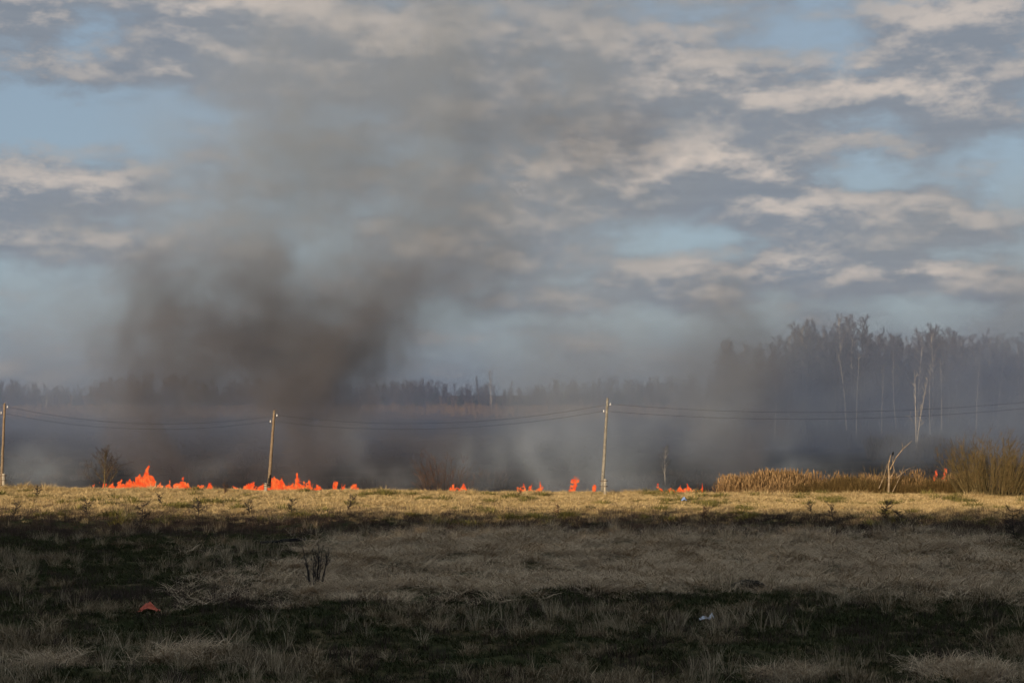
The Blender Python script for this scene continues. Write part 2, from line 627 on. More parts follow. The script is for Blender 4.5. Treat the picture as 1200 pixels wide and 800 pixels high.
def spruce(seed, h, w, n=420, taper=0.85, sink=0.98):
    rng = random.Random(seed)
    tr, cr = Geo(), Geo()
    tr.tube([(0, 0, -.3), (0, 0, h * .5), (0, 0, h)], [h * .014, h * .009, .02], 5)
    for i in range(n):
        t = 0.06 + 0.94 * (1 - math.sqrt(rng.random()) * sink) if sink < 2 else 0.06 + 0.94 * rng.random()
        R = w * (1 - t) ** taper * rng.uniform(.75, 1.1) + 0.1
        az = rng.uniform(0, 6.283)
        z = h * t
        tip = Vector((math.cos(az) * R, math.sin(az) * R, z - R * 0.32))
        root = Vector((0, 0, z + .05))
        mid = root.lerp(tip, .45) + Vector((0, 0, R * .1))
        side = Vector((-math.sin(az), math.cos(az), rng.uniform(-.3, .3))) * R * rng.uniform(.16, .3)
        b = len(cr.v)
        cr.v += [root, mid + side, tip, mid - side, mid + Vector((0, 0, R * .12)), mid - Vector((0, 0, R * .14))]
        cr.f += [(b, b + 1, b + 4), (b + 1, b + 2, b + 4), (b + 2, b + 3, b + 4), (b + 3, b, b + 4), (b, b + 5, b + 1), (b + 1, b + 5, b + 2), (b + 2, b + 5, b + 3), (b + 3, b + 5, b)]
    return tr, cr


def plant(name, geos, mats, loc, parts=('trunk', 'crown'), rz=0.0, sc=1.0):
    root = empty(name, loc)
    root.rotation_euler = (0, 0, rz)
    root.scale = (sc, sc, sc)
    for g, m, n in zip(geos, mats, parts):
        g.build(n, m, root)
    return root


# ------------------------------------------------------------------ unseen spruce wood added behind the viewer to throw shade over the near meadow
rng = random.Random(5)
sg = Geo()
x = -105.0
while x < 100:
    for row in range(4):
        xx, yy = x + rng.uniform(-.5, .5) + row * .9, -13 - row * 2.2 + rng.uniform(-.6, .6)
        top = 22.9 + 0.028 * (xx + 28) + rng.uniform(-.8, .3) + row * 0.35
        zb = gz(xx, yy)
        a, b = spruce(rng.randrange(10 ** 6), top - zb, 2.9, 150, 0.5, 3)
        for g in (a, b):
            o = len(sg.v)
            sg.v += [v + Vector((xx, yy, zb)) for v in g.v]
            sg.f += [tuple(i + o for i in f) for f in g.f]
    x += 2.1
tag(sg.build('added_shade_spruces', M['needle']), 'unseen dense spruce wood added behind the viewpoint to shade the near meadow', 'wood', kind='stuff')

# ------------------------------------------------------------------ far wood along the horizon (reads as one mass)
rng = random.Random(21)
protos_far = []
for k in range(5):
    protos_far.append((bare_tree(100 + k, 19, 0.24, tw=0.16, nb=20, nsub=4, ntw=2, spread=0.36, first=.06), False))
for k in range(3):
    protos_far.append((spruce(200 + k, 17, 4.2, 60), True))
fa, fb = Geo(), Geo()


def add_far(pr, x, y, s, rz):
    (tr, cr), ev = pr
    R = Matrix.Rotation(rz, 3, 'Z') * s
    off = Vector((x, y, gz(x, y)))
    for g in (tr, cr):
        dst = fb if ev else fa
        o = len(dst.v)
        dst.v += [R @ v + off for v in g.v]
        dst.f += [tuple(i + o for i in f) for f in g.f]


n_far = 0
while n_far < 1200:
    px = rng.uniform(-170, 1500)
    y = rng.uniform(1060, 1180)
    s = rng.uniform(.75, 1.15) * (0.75 + 0.45 * float(vnoise(px, 0.5, 0.012, 8)))
    if 520 < px < 640:
        s *= 0.8
    add_far(protos_far[rng.choice([0, 1, 2, 3, 4, 0, 1, 5, 6, 7])], at_x(px, y), y, s, rng.uniform(0, 6.28))
    n_far += 1
fw = empty('far_wood', (0, 0, 0))
tag(fw, 'distant dark mixed wood along the horizon beyond the marsh', 'wood', kind='stuff')
fa.build('bare_trees', M['birch_twig'], fw)['kind'] = 'stuff'
fb.build('spruces', M['needle'], fw)['kind'] = 'stuff'

# tall single trees that stand out of the far wood
far_singles = [
    (562, 440, 'bare twin-crowned tree standing above the far wood, left of the gap in the smoke', 31, 'bark'),
    (576, 433, 'slender pale birch, tallest tree of the far wood at the picture centre', 32, 'birch_bark'),
    (597, 446, 'small bare tree at the right end of the far wood beside the grey smoke', 33, 'bark'),
    (54, 456, 'pale bare trunk before the far wood beside the leftmost pole', 34, 'birch_bark'),
    (62, 452, 'bushy bare tree of the far wood near the leftmost pole', 35, 'bark'),
]
for px, ptop, lab, sd, bk in far_singles:
    y = 1020.0
    X0 = at_x(px, y)
    h = EYE - (ptop - HOR) * y / F - gz(X0, y)
    t = plant('far_tree', bare_tree(sd, h, 0.36, tw=0.11, nb=26, nsub=5, ntw=3, spread=.17, first=.4), (M[bk], M['birch_twig']), (X0, y, gz(X0, y)))
    tag(t, lab, 'tree', 'single trees before the far wood')

# ------------------------------------------------------------------ birch wood on the right
rng = random.Random(77)
birch_protos = []
for k in range(6):
    birch_protos.append(plant('birch_tree', bare_tree(300 + k, 21, 0.15, tw=0.045, nb=52, nsub=7, ntw=5, spread=.20, first=.10),
                              (M['birch_bark' if k == 0 else 'birch_dull'], M['birch_twig']), (0, 0, -1)))
wood_spots = []
for i in range(190):
    px = 845 + (1330 - 845) * ((i + rng.random()) / 190)
    y = rng.uniform(285, 370)
    top = 398 + 22 * (float(vnoise(px, 3.3, 0.02, 4)) - 0.5) * 2 + rng.uniform(-14, 12)
    if px < 930:
        top += (930 - px) * 0.35
    if 1120 < px < 1200:
        top += (px - 1120) * 0.12
    wood_spots.append((px, y, top))
used = set()
for i, (px, y, top) in enumerate(wood_spots):
    X0 = at_x(px, y)
    z0 = gz(X0, y)
    s = (EYE - (top - HOR) * y / F - z0) / 21.0
    k = i % 6
    if k not in used:
        o = birch_protos[k]
        used.add(k)
        o.location = (X0, y, z0)
        o.rotation_euler = (0, 0, rng.uniform(0, 6.28))
        o.scale = (s * 1.05, s * 1.05, s)
    else:
        o = copy_thing(birch_protos[k], (X0, y, z0), rng.uniform(0, 6.28), (s * 1.05, s * 1.05, s))
    tag(o, 'slim bare birch in the smoke-veiled wood behind the reeds on the right', 'tree', 'birches of the right-hand wood')
for px, ptop, lab, y in [
    (993, 402, 'pale upright birch at the front of the wood, left one of a close pair', 268),
    (1003, 410, 'pale upright birch at the front of the wood, right one of a close pair', 270),
    (1033, 425, 'russet-barked birch standing at the front edge of the smoky wood', 262),
    (1051, 408, 'pale birch with a forked crown beside a dark gap in the wood', 275),
    (1091, 420, 'slim white birch at the wood front, right of the leaning forked birch', 258),
    (1102, 418, 'slim white birch at the wood front, just left of the smoky right edge', 262),
    (1143, 420, 'single white birch in the thick haze above the willow bush', 266),
    (908, 425, 'blurred pale birch in the dark smoke at the left end of the wood', 262),
]:
    X0 = at_x(px, y)
    z0 = gz(X0, y)
    h = EYE - (ptop - HOR) * y / F - z0
    t = plant('birch_tree', bare_tree(px, h, 0.17, tw=0.04, nb=26, nsub=5, ntw=4, spread=.14, first=.5), (M['birch_bark'], M['birch_twig']), (X0, y, z0))
    tag(t, lab, 'tree')
X0, y = at_x(1074, 215), 215
t = plant('birch_tree', bare_tree(901, EYE - (430 - HOR) * y / F - gz(X0, y), 0.17, tw=0.03, nb=22, nsub=5, ntw=3, spread=.12, first=.25, fork=True),
          (M['birch_bark'], M['birch_bark']), (X0, y, gz(X0, y)))
tag(t, 'pale birch with two thin forked stems rising from the smoke, crossed by the wires', 'tree')

# ------------------------------------------------------------------ nearer trees, bushes
def put(px, y, ptop):
    X0 = at_x(px, y)
    z0 = gz(X0, y)
    return (X0, y, z0), EYE - (ptop - HOR) * y / F - z0


loc, h = put(123, 118.5, 527)
tag(plant('bare_tree', bare_tree(41, h, 0.09, tw=0.014, nb=30, nsub=6, ntw=5, spread=.62, first=.12), (M['willow_bark'], M['twig']), loc),
    'small bare mossy-barked tree beside the left fire', 'tree')
loc, h = put(1167, 117.5, 503)
tag(plant('willow_bush', bushy(42, h, 6.2, 190, tw=0.013, upright=0.85, subs=12, twigs=5, base=.42), (M['willow_bark'], M['willow_twig']), loc, ('stems', 'twigs')),
    'large olive-brown willow bush of upright twigs at the right edge', 'bush')
loc, h = put(1026, 121, 523)
tag(plant('willow_bush', bushy(43, h, 2.6, 16, tw=0.014, upright=.9, subs=6, twigs=3, base=.4), (M['willow_bark'], M['willow_twig']), loc, ('stems', 'twigs')),
    'thin upright willow bush left of the bleached dead tree', 'bush')
loc, h = put(1115, 150, 527)
tag(plant('scrub_bush', bushy(44, h, 9.0, 90, tw=0.02, upright=.3, subs=9, twigs=4, base=.3), (M['dark_shrub'], M['dark_shrub']), loc, ('stems', 'twigs')),
    'wide dark scorched bush behind the reeds, left of the big willow', 'bush')
loc, h = put(1078, 156, 535)
tag(plant('scrub_bush', bushy(45, h, 6.0, 60, tw=0.02, upright=.3, subs=8, twigs=4, base=.3), (M['dark_shrub'], M['dark_shrub']), loc, ('stems', 'twigs')),
    'low dark scorched bush right behind the bleached dead tree', 'bush')
loc, h = put(522, 126, 520)
tag(plant('scrub_bush', bushy(46, h, 5.0, 60, tw=0.014, upright=.6, subs=8, twigs=4, base=.3), (M['dark_shrub'], M['rust_shrub']), loc, ('stems', 'twigs')),
    'russet leafless bush in the smoke behind the two small flames', 'bush')
loc, h = put(578, 150, 542)
tag(plant('scrub_bush', bushy(47, h, 3.5, 40, tw=0.018, upright=.6, subs=8, twigs=4, base=.3), (M['dark_shrub'], M['rust_shrub']), loc, ('stems', 'twigs')),
    'dark brown bush standing alone in the burnt marsh at the centre', 'bush')
loc, h = put(772, 124, 566)
tag(plant('scrub_bush', bushy(48, h, 4.5, 60, tw=0.012, upright=.4, subs=8, twigs=4, base=.4), (M['dark_shrub'], M['rust_shrub']), loc, ('stems', 'twigs')),
    'low reddish scrub left of the right-hand flames', 'bush')
loc, h = put(690, 122, 568)
tag(plant('scrub_bush', bushy(49, h, 5.5, 50, tw=0.010, upright=.4, subs=8, twigs=4, base=.45), (M['dark_shrub'], M['rust_shrub']), loc, ('stems', 'twigs')),
    'low brown scrub behind the grey leaning pole', 'bush')
loc, h = put(845, 123, 560)
tag(plant('scrub_bush', bushy(50, h, 4.5, 60, tw=0.012, upright=.6, subs=8, twigs=4, base=.45), (M['dark_shrub'], M['rust_shrub']), loc, ('stems', 'twigs')),
    'smoke-darkened brown scrub between the right-hand flames and the golden reeds', 'bush')
loc, h = put(780, 150, 520)
tag(plant('bare_tree', bare_tree(51, h, 0.085, tw=0.018, nb=24, nsub=5, ntw=4, spread=.34, first=.3), (M['birch_bark'], M['dark_shrub']), loc),
    'small pale-stemmed tree half hidden in the grey smoke', 'tree')

# bleached dead tree
dt_loc, h = put(1042, 120, 530)
root = empty('dead_tree', dt_loc)
tag(root, 'bleached dead tree with a long branch slanting up to the right', 'tree')
def rel(px, py, y=120):
    return at(px, py, y) - Vector(dt_loc)
g = Geo(); g.tube([rel(1041, 583), rel(1042, 560), rel(1041, 545), rel(1044, 533)], [.10, .08, .065, .04], 7); g.build('trunk', M['dead_wood'], root)
for pts, rr in [
    ([(1043, 550), (1050, 536), (1058, 526), (1069, 516)], (.11, .09, .07, .03)),
    ([(1042, 562), (1048, 552), (1046, 540), (1047, 532)], (.09, .08, .06, .03)),
    ([(1046, 576), (1054, 560), (1060, 545)], (.08, .06, .03)),
    ([(1030, 572), (1036, 558), (1040, 543)], (.09, .07, .04)),
    ([(1050, 560), (1064, 549), (1074, 546)], (.06, .04, .02)),
    ([(1058, 526), (1057, 518)], (.05, .02)),
]:
    g = Geo()
    g.tube([rel(a, b, 120 + (i * .25)) for i, (a, b) in enumerate(pts)], [q * .45 for q in rr], 5)
    g.build('branch', M['dead_wood'], root)


def bird(name, loc, s, flying, label):
    g = Geo()
    n, m_ = 9, 8
    prof = [(-.5, .015), (-.38, .05), (-.2, .11), (0, .15), (.16, .14), (.27, .085), (.34, .09), (.42, .07), (.49, .02)]
    for i, (t, r) in enumerate(prof):
        for k in range(m_):
            a = 2 * math.pi * k / m_
            g.v.append(Vector((t, math.cos(a) * r, math.sin(a) * r * .95 + (.05 if t > .25 else 0))))
    for i in range(n - 1):
        for k in range(m_):
            k2 = (k + 1) % m_
            g.f.append((i * m_ + k, i * m_ + k2, (i + 1) * m_ + k2, (i + 1) * m_ + k))
    root = empty(name, loc)
    root.scale = (s, s, s)
    g.build('body', M['feather'], root)
    b = Geo(); b.spike((.46, 0, .05), (.62, 0, .03), .03); b.build('beak', M['feather'], root)
    for sd in (-1, 1):
        w = Geo()
        if flying:
            w.v = [Vector(p) for p in ((.2, sd * .1, .08), (-.15, sd * .1, .08), (.22, sd * .6, .26), (-.14, sd * .6, .24), (.05, sd * 1.15, .10), (-.1, sd * 1.1, .09))]
            w.v += [v - Vector((0, 0, .03)) for v in w.v]
            w.f = [(0, 1, 3, 2), (2, 3, 5, 4), (6, 8, 9, 7), (8, 10, 11, 9), (0, 2, 8, 6), (2, 4, 10, 8), (4, 5, 11, 10), (5, 3, 9, 11), (3, 1, 7, 9)]
        else:
            w.v = [Vector(p) for p in ((.2, sd * .13, .06), (-.1, sd * .17, .1), (-.5, sd * .06, 0), (-.1, sd * .15, -.07))]
            w.v += [v + Vector((0, sd * .03, 0)) for v in w.v]
            w.f = [(0, 1, 2, 3), (4, 7, 6, 5), (0, 4, 5, 1), (1, 5, 6, 2), (2, 6, 7, 3), (3, 7, 4, 0)]
        w.build('wing', M['feather'], root)
    tl = Geo(); tl.box((-.6, 0, -.01), (.3, .12, .025)); tl.build('tail', M['feather'], root)
    if not flying:
        for sd in (-1, 1):
            l = Geo(); l.tube([(0, sd * .05, -.12), (.02, sd * .05, -.24)], [.012, .01], 4); l.build('leg', M['feather'], root)
    tag(root, label, 'bird')
    return root


bp = at(1046.5, 531, 120.4)
b1 = bird('bird', bp, 0.42, False, 'dark bird perched on the bleached dead tree')
b1.rotation_euler = (0, math.radians(-50), math.radians(-90))
b2 = bird('bird', at(597, -1.5, 90), 0.5, True, 'dark bird in flight cut off by the top edge of the picture')
b2.rotation_euler = (0, 0, math.radians(20))


# ------------------------------------------------------------------ poles and wires
def utility_pole(px, y, ptop, lean_px, stub_side, stub_top, wood, label, charred=False, ins=(8, 16), r=.125):
    X0 = at_x(px, y)
    z0 = gz(X0, y)
    top = at(px + lean_px, ptop, y)
    root = empty('utility_pole', (X0, y, z0))
    o = Vector((X0, y, z0))
    tp = top - o
    bz = 0.35
    base = Vector((tp.x * 0.02, 0.0, bz))
    g = Geo()
    n = 10
    rs = random.Random(int(px))
    pts = [base.lerp(tp, i / n) + Vector((rs.uniform(-.012, .012), rs.uniform(-.012, .012), 0)) for i in range(n + 1)]
    g.tube(pts, [r * (1.12 - .36 * i / n) for i in range(n + 1)], 10)
    g.tube([tp, tp + Vector((0, 0, .07))], [r * .74, r * .25], 10)
    g.build('shaft', M[wood], root)
    if charred:
        g = Geo()
        c0_, c1_ = base.lerp(tp, .02), base.lerp(tp, .17)
        g.tube([c0_, c0_.lerp(c1_, .5), c1_], [r * 1.16, r * 1.13, r * 1.09], 10)
        g.build('charred_band', M['char'], root)
    sh = EYE - (stub_top - HOR) * y / F - z0
    g = Geo()
    sx = stub_side * (r * 1.0 + .10)
    g.box((sx, -.02, sh / 2 - .2), (.20, .22, sh + .4))
    g.box((sx, -.02, sh + .012), (.15, .17, .03))
    st = g.build('stub_post', M['concrete'], root)
    for q in (0.42, 0.86):
        zz = bz + (sh - bz) * q
        pc = base.lerp(tp, (zz - bz) / (tp.z - bz))
        g = Geo()
        g.box(((sx + pc.x) / 2, -.02, zz), (.20 + r * 2 + .16, .30, .05))
        g.build('strap', M['steel'], root)
    pos_ = []
    for side, dpx in ((1, ins[0]), (-1, ins[1])):
        pz = EYE - (ptop + dpx - HOR) * y / F - z0
        pc = base.lerp(tp, (pz - bz) / (tp.z - bz))
        e = pc + Vector((side * .24, 0, .02))
        g = Geo()
        g.tube([pc, pc + Vector((side * .17, 0, -.05)), e + Vector((0, 0, -.05)), e], [.018] * 4, 5)
        g.build('bracket', M['steel'], root)
        g = Geo()
        g.tube([e, e + Vector((0, 0, .03)), e + Vector((0, 0, .07)), e + Vector((0, 0, .09)), e + Vector((0, 0, .14)), e + Vector((0, 0, .17))],
               [.045, .055, .04, .03, .04, .018], 9)
        g.build('insulator', M['porcelain'], root)
        pos_.append(o + e + Vector((0, 0, .09)))
    tag(root, label, 'pole', 'utility poles along the field edge')
    return pos_


PL = [
    utility_pole(-355, 117, 462, 2, 1, 556, 'pole_brown', 'brown wooden utility pole standing beyond the left edge of the view'),
    utility_pole(1.5, 116, 473, 4, 1, 555, 'pole_brown', 'brown wooden utility pole at the left edge of the picture', r=.11, ins=(5, 12)),
    utility_pole(315, 115.5, 481, 6.5, -1, 566, 'pole_brown', 'brown wooden utility pole with charred foot between the left fires', charred=True, r=.125, ins=(7, 14)),
    utility_pole(705.5, 114.5, 467, 6.5, 1, 561, 'pole_grey', 'grey leaning utility pole with lichen standing near the picture centre', r=.13, ins=(8, 16)),
    utility_pole(1480, 110, 424, 6, 1, 552, 'pole_grey', 'grey utility pole standing beyond the right edge of the view', r=.13),
]
sags = [[.9, .9], [1.0, .95], [1.05, 1.0], [1.75, 1.75]]
names = ['far left', 'left', 'middle', 'right']
wl = ['between the pole left of the view and the leftmost pole', 'between the leftmost pole and the charred pole',
      'between the charred pole and the grey leaning pole', 'from the grey leaning pole out to the right edge']
for i in range(4):
    for k in range(2):
        a, b = PL[i][k], PL[i + 1][k]
        g = Geo()
        pts = [a.lerp(b, t / 24) - Vector((0, 0, sags[i][k] * 4 * (t / 24) * (1 - t / 24))) for t in range(25)]
        g.tube(pts, [.009] * 25, 5)
        o = g.build('overhead_wire', M['wire'])
        tag(o, ('upper' if k == 0 else 'lower') + ' wire strung ' + wl[i], 'wire', 'overhead wires')

# ------------------------------------------------------------------ flames: solid flickering tongues, meshed from a field
fm = bpy.data.materials.new('flame')
fm.use_nodes = True
X.tree = fm.node_tree
fm.node_tree.nodes.clear()
pf = pos()
nf = smooth(noise(pf, 2.4, 3, 0.6), 0.34, 0.66)
colf = mixcol(nf, (0.95, 0.075, 0.020), (1.0, 0.20, 0.048))
em = fm.node_tree.nodes.new('ShaderNodeEmission')
em.inputs['Strength'].default_value = 1.0
fm.node_tree.links.new(colf.s, em.inputs['Color'])
tr_ = fm.node_tree.nodes.new('ShaderNodeBsdfTransparent')
mx = fm.node_tree.nodes.new('ShaderNodeMixShader')
fac = smooth(noise(pf, 4.5, 3, 0.6), 0.30, 0.56) * 0.85 + 0.05
fm.node_tree.links.new(fac.s, mx.inputs[0])
fm.node_tree.links.new(tr_.outputs[0], mx.inputs[1])
fm.node_tree.links.new(em.outputs[0], mx.inputs[2])
fo = fm.node_tree.nodes.new('ShaderNodeOutputMaterial')
fm.node_tree.links.new(mx.outputs[0], fo.inputs['Surface'])
M['flame'] = fm


def field_group(name):
    t = bpy.data.node_groups.new(name, 'GeometryNodeTree')
    t.interface.new_socket('Geometry', in_out='OUTPUT', socket_type='NodeSocketGeometry')
    X.tree = t
    return t


def fire(tongues, y, label, res=0.045, rough=1.0):
    """tongues: (px, tip row, half width px, lean px)"""
    t = field_group('fire_field')
    P_ = X(t.nodes.new('GeometryNodeInputPosition').outputs[0])
    x, yy, z = split(P_)
    wn_ = noise(vec(x, yy, z * 0.6), 1.7, 3, 0.6, colour=True)
    a, b, c = split(wn_)
    s = F / y
    xw = x + (a - 0.5) * 1.9 * xclamp((z + 1.2) / 1.6)
    field = None
    x0, x1, ztop = 1e9, -1e9, -1e9
    for px, ptip, hw, lean in tongues:
        xc = at_x(px, y)
        zb = gz(xc, y) - 0.1
        zt = EYE - (ptip - HOR) / s
        h = zt - zb
        w = hw / s
        tt = xclamp((z - zb) / h)
        ww = (1.02 - tt) ** 0.75 * w + 0.01
        dxn = (xw - xc - tt * tt * (lean / s)) / ww
        dyn = (yy - y - (b - 0.5) * 0.3) / (ww * 0.8 + 0.12)
        cap_ = xmax((z - zt) * 6.0, 0.0)
        f_ = 1.0 - dxn * dxn - dyn * dyn - cap_
        f_ = xmax(f_, -2.5)
        field = f_ if field is None else xmax(field, f_)
        x0, x1, ztop = min(x0, xc - w - .7), max(x1, xc + w + .7), max(ztop, zt + .4)
    nn = noise(vec(x, yy, z * 0.5), 5.0, 4, 0.7)
    field = field + (nn - 0.515) * 10.0 * rough
    zb = min(gz(at_x(t_[0], y), y) for t_ in tongues) - .3
    vc = t.nodes.new('GeometryNodeVolumeCube')
    mn, mxv = (x0, y - 1.3, zb), (x1, y + 1.3, ztop)
    vc.inputs['Min'].default_value = mn
    vc.inputs['Max'].default_value = mxv
    for k_, nm in enumerate(('Resolution X', 'Resolution Y', 'Resolution Z')):
        vc.inputs[nm].default_value = max(8, int((mxv[k_] - mn[k_]) / res))
    vc.inputs['Background'].default_value = -1.0
    t.links.new(field.s, vc.inputs['Density'])
    vm = t.nodes.new('GeometryNodeVolumeToMesh')
    vm.inputs['Threshold'].default_value = 0.0
    t.links.new(vc.outputs[0], vm.inputs['Volume'])
    go = t.nodes.new('NodeGroupOutput')
    t.links.new(vm.outputs[0], go.inputs[0])
    tmp = bpy.data.objects.new('tmp', bpy.data.meshes.new('tmp'))
    COL.objects.link(tmp)
    md = tmp.modifiers.new('f', 'NODES')
    md.node_group = t
    dg = bpy.context.evaluated_depsgraph_get()
    me = bpy.data.meshes.new_from_object(tmp.evaluated_get(dg))
    bpy.data.objects.remove(tmp)
    me.materials.clear()
    me.materials.append(M['flame'])
    me.polygons.foreach_set('use_smooth', [True] * len(me.polygons))
    o = bpy.data.objects.new('fire', me)
    COL.objects.link(o)
    tag(o, label, 'fire', 'flames along the field edge')
    return o


fire([(107, 571, 9, 2), (119, 568, 8, 2), (130, 566, 10, 2), (141, 563, 11, 2), (150, 562, 10, 3), (158, 558, 11, 4), (165, 552, 11, 6), (169, 544, 9, 6), (176, 556, 9, 0),
      (187, 566, 11, 2), (198, 567, 11, 2), (209, 560, 10, 6), (219, 566, 12, 0), (231, 568, 12, 2), (246, 567, 9, 1)], 120,
     'long bright orange fire with one tall tongue beside the small bare tree')
fire([(274, 571, 9, 1), (288, 569, 12, 2), (298, 565, 8, -2), (305, 567, 8, 2)], 119.5, 'low orange fire just left of the charred pole')
fire([(320, 560, 9, 1), (328, 561, 11, 1), (338, 566, 9, 2), (348, 553, 6.5, 2), (352, 557, 8, -3), (362, 561, 8, -2), (371, 568, 9, 0)], 119.5,
     'orange fire with a tall knotted flame right of the charred pole')
fire([(394, 564, 6, -1), (404, 569, 6, 0), (416, 568, 6, -1)], 119.5, 'three small orange flames right of the tall knotted flame')
fire([(526, 570, 7, 2), (532, 568, 5, 1), (541, 566, 6.5, 1)], 119, 'pair of small orange flames at the foot of the russet bush', rough=.8)
fire([(613, 568, 5, -1), (620, 570, 8, 1), (629, 566, 6, 4)], 121, 'faint low flames in the pale smoke left of the grey leaning pole', rough=.9)
fire([(668, 568, 4, 3), (672, 559, 3.6, 3), (694, 568, 4.5, 3)], 123, 'thin leaning flame in the smoke close left of the grey leaning pole', rough=.65)
fire([(786, 573, 12, 0), (797, 570, 10, 3), (808, 570, 12, 1), (817, 567, 5, 8), (774, 570, 7, 0)], 119.5,
     'ragged orange-red fire left of the golden reeds')
fire([(1106, 549, 3.2, 1), (1096, 551, 2.2, 0)], 149, 'small red flames far back in the dark scorched bush')


# ------------------------------------------------------------------ grass and reeds: real blades, scattered tufts
def blade(g, p, az, L, w, lean, droop, rng, segs=3):
    base = len(g.v)
    d = Vector((math.cos(az) * lean, math.sin(az) * lean, 1)).normalized()
    side = Vector((-math.sin(az + rng.uniform(-.9, .9)), math.cos(az + rng.uniform(-.9, .9)), 0))
    out = Vector((math.cos(az), math.sin(az), 0))
    q = Vector(p)
    for i in range(segs):
        ww = w * (1 - .22 * i) * .5
        g.v += [q - side * ww, q + side * ww]
        q = q + d * L / segs
        d = (d + out * droop + Vector((rng.uniform(-.1, .1), rng.uniform(-.1, .1), -droop * .7))).normalized()
        if q.z < 0.015:
            q.z = 0.015 + rng.random() * .03
    g.v.append(q)
    for i in range(segs - 1):
        a = base + i * 2
        g.f.append((a, a + 1, a + 3, a + 2))
    a = base + (segs - 1) * 2
    g.f.append((a, a + 1, a + 2))


def tuft(kind, seed):
    rng = random.Random(seed)
    g = Geo()
    if kind == 'green':
        for i in range(46):
            a, r = rng.uniform(0, 6.28), math.sqrt(rng.random()) * .30
            blade(g, (math.cos(a) * r, math.sin(a) * r, -.02), rng.uniform(0, 6.28), rng.uniform(.09, .22), .020, rng.uniform(.2, 1.0), .3, rng, 2)
    elif kind == 'dry':
        for i in range(46):
            a, r = rng.uniform(0, 6.28), math.sqrt(rng.random()) * .20
            blade(g, (math.cos(a) * r, math.sin(a) * r, -.02), a + rng.uniform(-.8, .8), rng.uniform(.25, .55), .018, rng.uniform(.15, 1.0), rng.uniform(.2, .6), rng)
    elif kind == 'straw':
        a0 = rng.uniform(-.5, .5)
        for i in range(52):
            a, r = rng.uniform(0, 6.28), math.sqrt(rng.random()) * .42
            blade(g, (math.cos(a) * r, math.sin(a) * r, rng.uniform(-.01, .10)), a0 + rng.gauss(0, .8) + (math.pi if rng.random() < .4 else 0),
                  rng.uniform(.4, 1.15), rng.choice((.012, .016, .020, .027)), rng.uniform(1.2, 4.0), rng.uniform(.12, .4), rng)
    elif kind == 'tall':
        for i in range(24):
            a, r = rng.uniform(0, 6.28), math.sqrt(rng.random()) * .16
            blade(g, (math.cos(a) * r, math.sin(a) * r, -.02), a, rng.uniform(.55, 1.05), .011, rng.uniform(.05, .5), rng.uniform(.04, .25), rng)
        for i in range(16):
            a, r = rng.uniform(0, 6.28), math.sqrt(rng.random()) * .22
            blade(g, (math.cos(a) * r, math.sin(a) * r, -.02), a, rng.uniform(.25, .5), .014, rng.uniform(.4, 1.3), rng.uniform(.3, .6), rng)
    elif kind == 'heath':
        for i in range(40):
            a, r = rng.uniform(0, 6.28), math.sqrt(rng.random()) * .32
            blade(g, (math.cos(a) * r, math.sin(a) * r, -.02), rng.uniform(0, 6.28), rng.uniform(.15, .46), .013, rng.uniform(.0, .5), .08, rng, 2)
    elif kind == 'sun':
        for i in range(44):
            a, r = rng.uniform(0, 6.28), math.sqrt(rng.random()) * .30
            blade(g, (math.cos(a) * r, math.sin(a) * r, -.02), rng.uniform(0, 6.28), rng.uniform(.10, .28), .022, rng.uniform(.3, 1.4), .35, rng, 2)
    elif kind == 'moss':
        for i in range(70):
            a, r = rng.uniform(0, 6.28), math.sqrt(rng.random()) * .28
            blade(g, (math.cos(a) * r, math.sin(a) * r, -.02 + .12 * (1 - r / .28)), a, rng.uniform(.12, .26), .024, rng.uniform(.2, .9), .4, rng, 2)
    elif kind == 'reed':
        for i in range(26):
            a, r = rng.uniform(0, 6.28), math.sqrt(rng.random()) * .45
            x0, y0 = math.cos(a) * r, math.sin(a) * r
            L = rng.uniform(1.5, 2.5)
            az = rng.uniform(0, 6.28)
            blade(g, (x0, y0, -.05), az, L, .022, rng.uniform(0, .16), .03, rng)
            top = g.v[-1].copy()
            for q in range(2):
                blade(g, top - Vector((0, 0, .28)), az + rng.uniform(-1, 1), .34, .05, .15, .2, rng, 2)
            for q in range(3):
                z = rng.uniform(.3, .75) * L
                blade(g, (x0, y0, z), rng.uniform(0, 6.28), rng.uniform(.3, .6), .024, .6, .35, rng, 2)
    elif kind == 'scrub':
        for i in range(44):
            a, r = rng.uniform(0, 6.28), math.sqrt(rng.random()) * .5
            x0, y0 = math.cos(a) * r, math.sin(a) * r
            L = rng.uniform(1.1, 2.2)
            blade(g, (x0, y0, -.05), a, L, .022, rng.uniform(0, .3), -.02, rng)
            for q in range(4):
                z = rng.uniform(.2, .85) * L
                blade(g, (x0, y0, z), rng.uniform(0, 6.28), rng.uniform(.2, .45), .016, .5, .02, rng, 2)
    return g


SRC = {}


def sources(kind, mat_name, n=4):
    key = kind + mat_name
    if key not in SRC:
        c = bpy.data.collections.new('tufts_' + key)
        for k in range(n):
            g = tuft(kind, hash(kind) % 1000 if False else sum(map(ord, kind)) * 7 + k)
            c.objects.link(g.build('tuft_%s_%d' % (key, k), M[mat_name], link=False))
        SRC[key] = c
    return SRC[key]


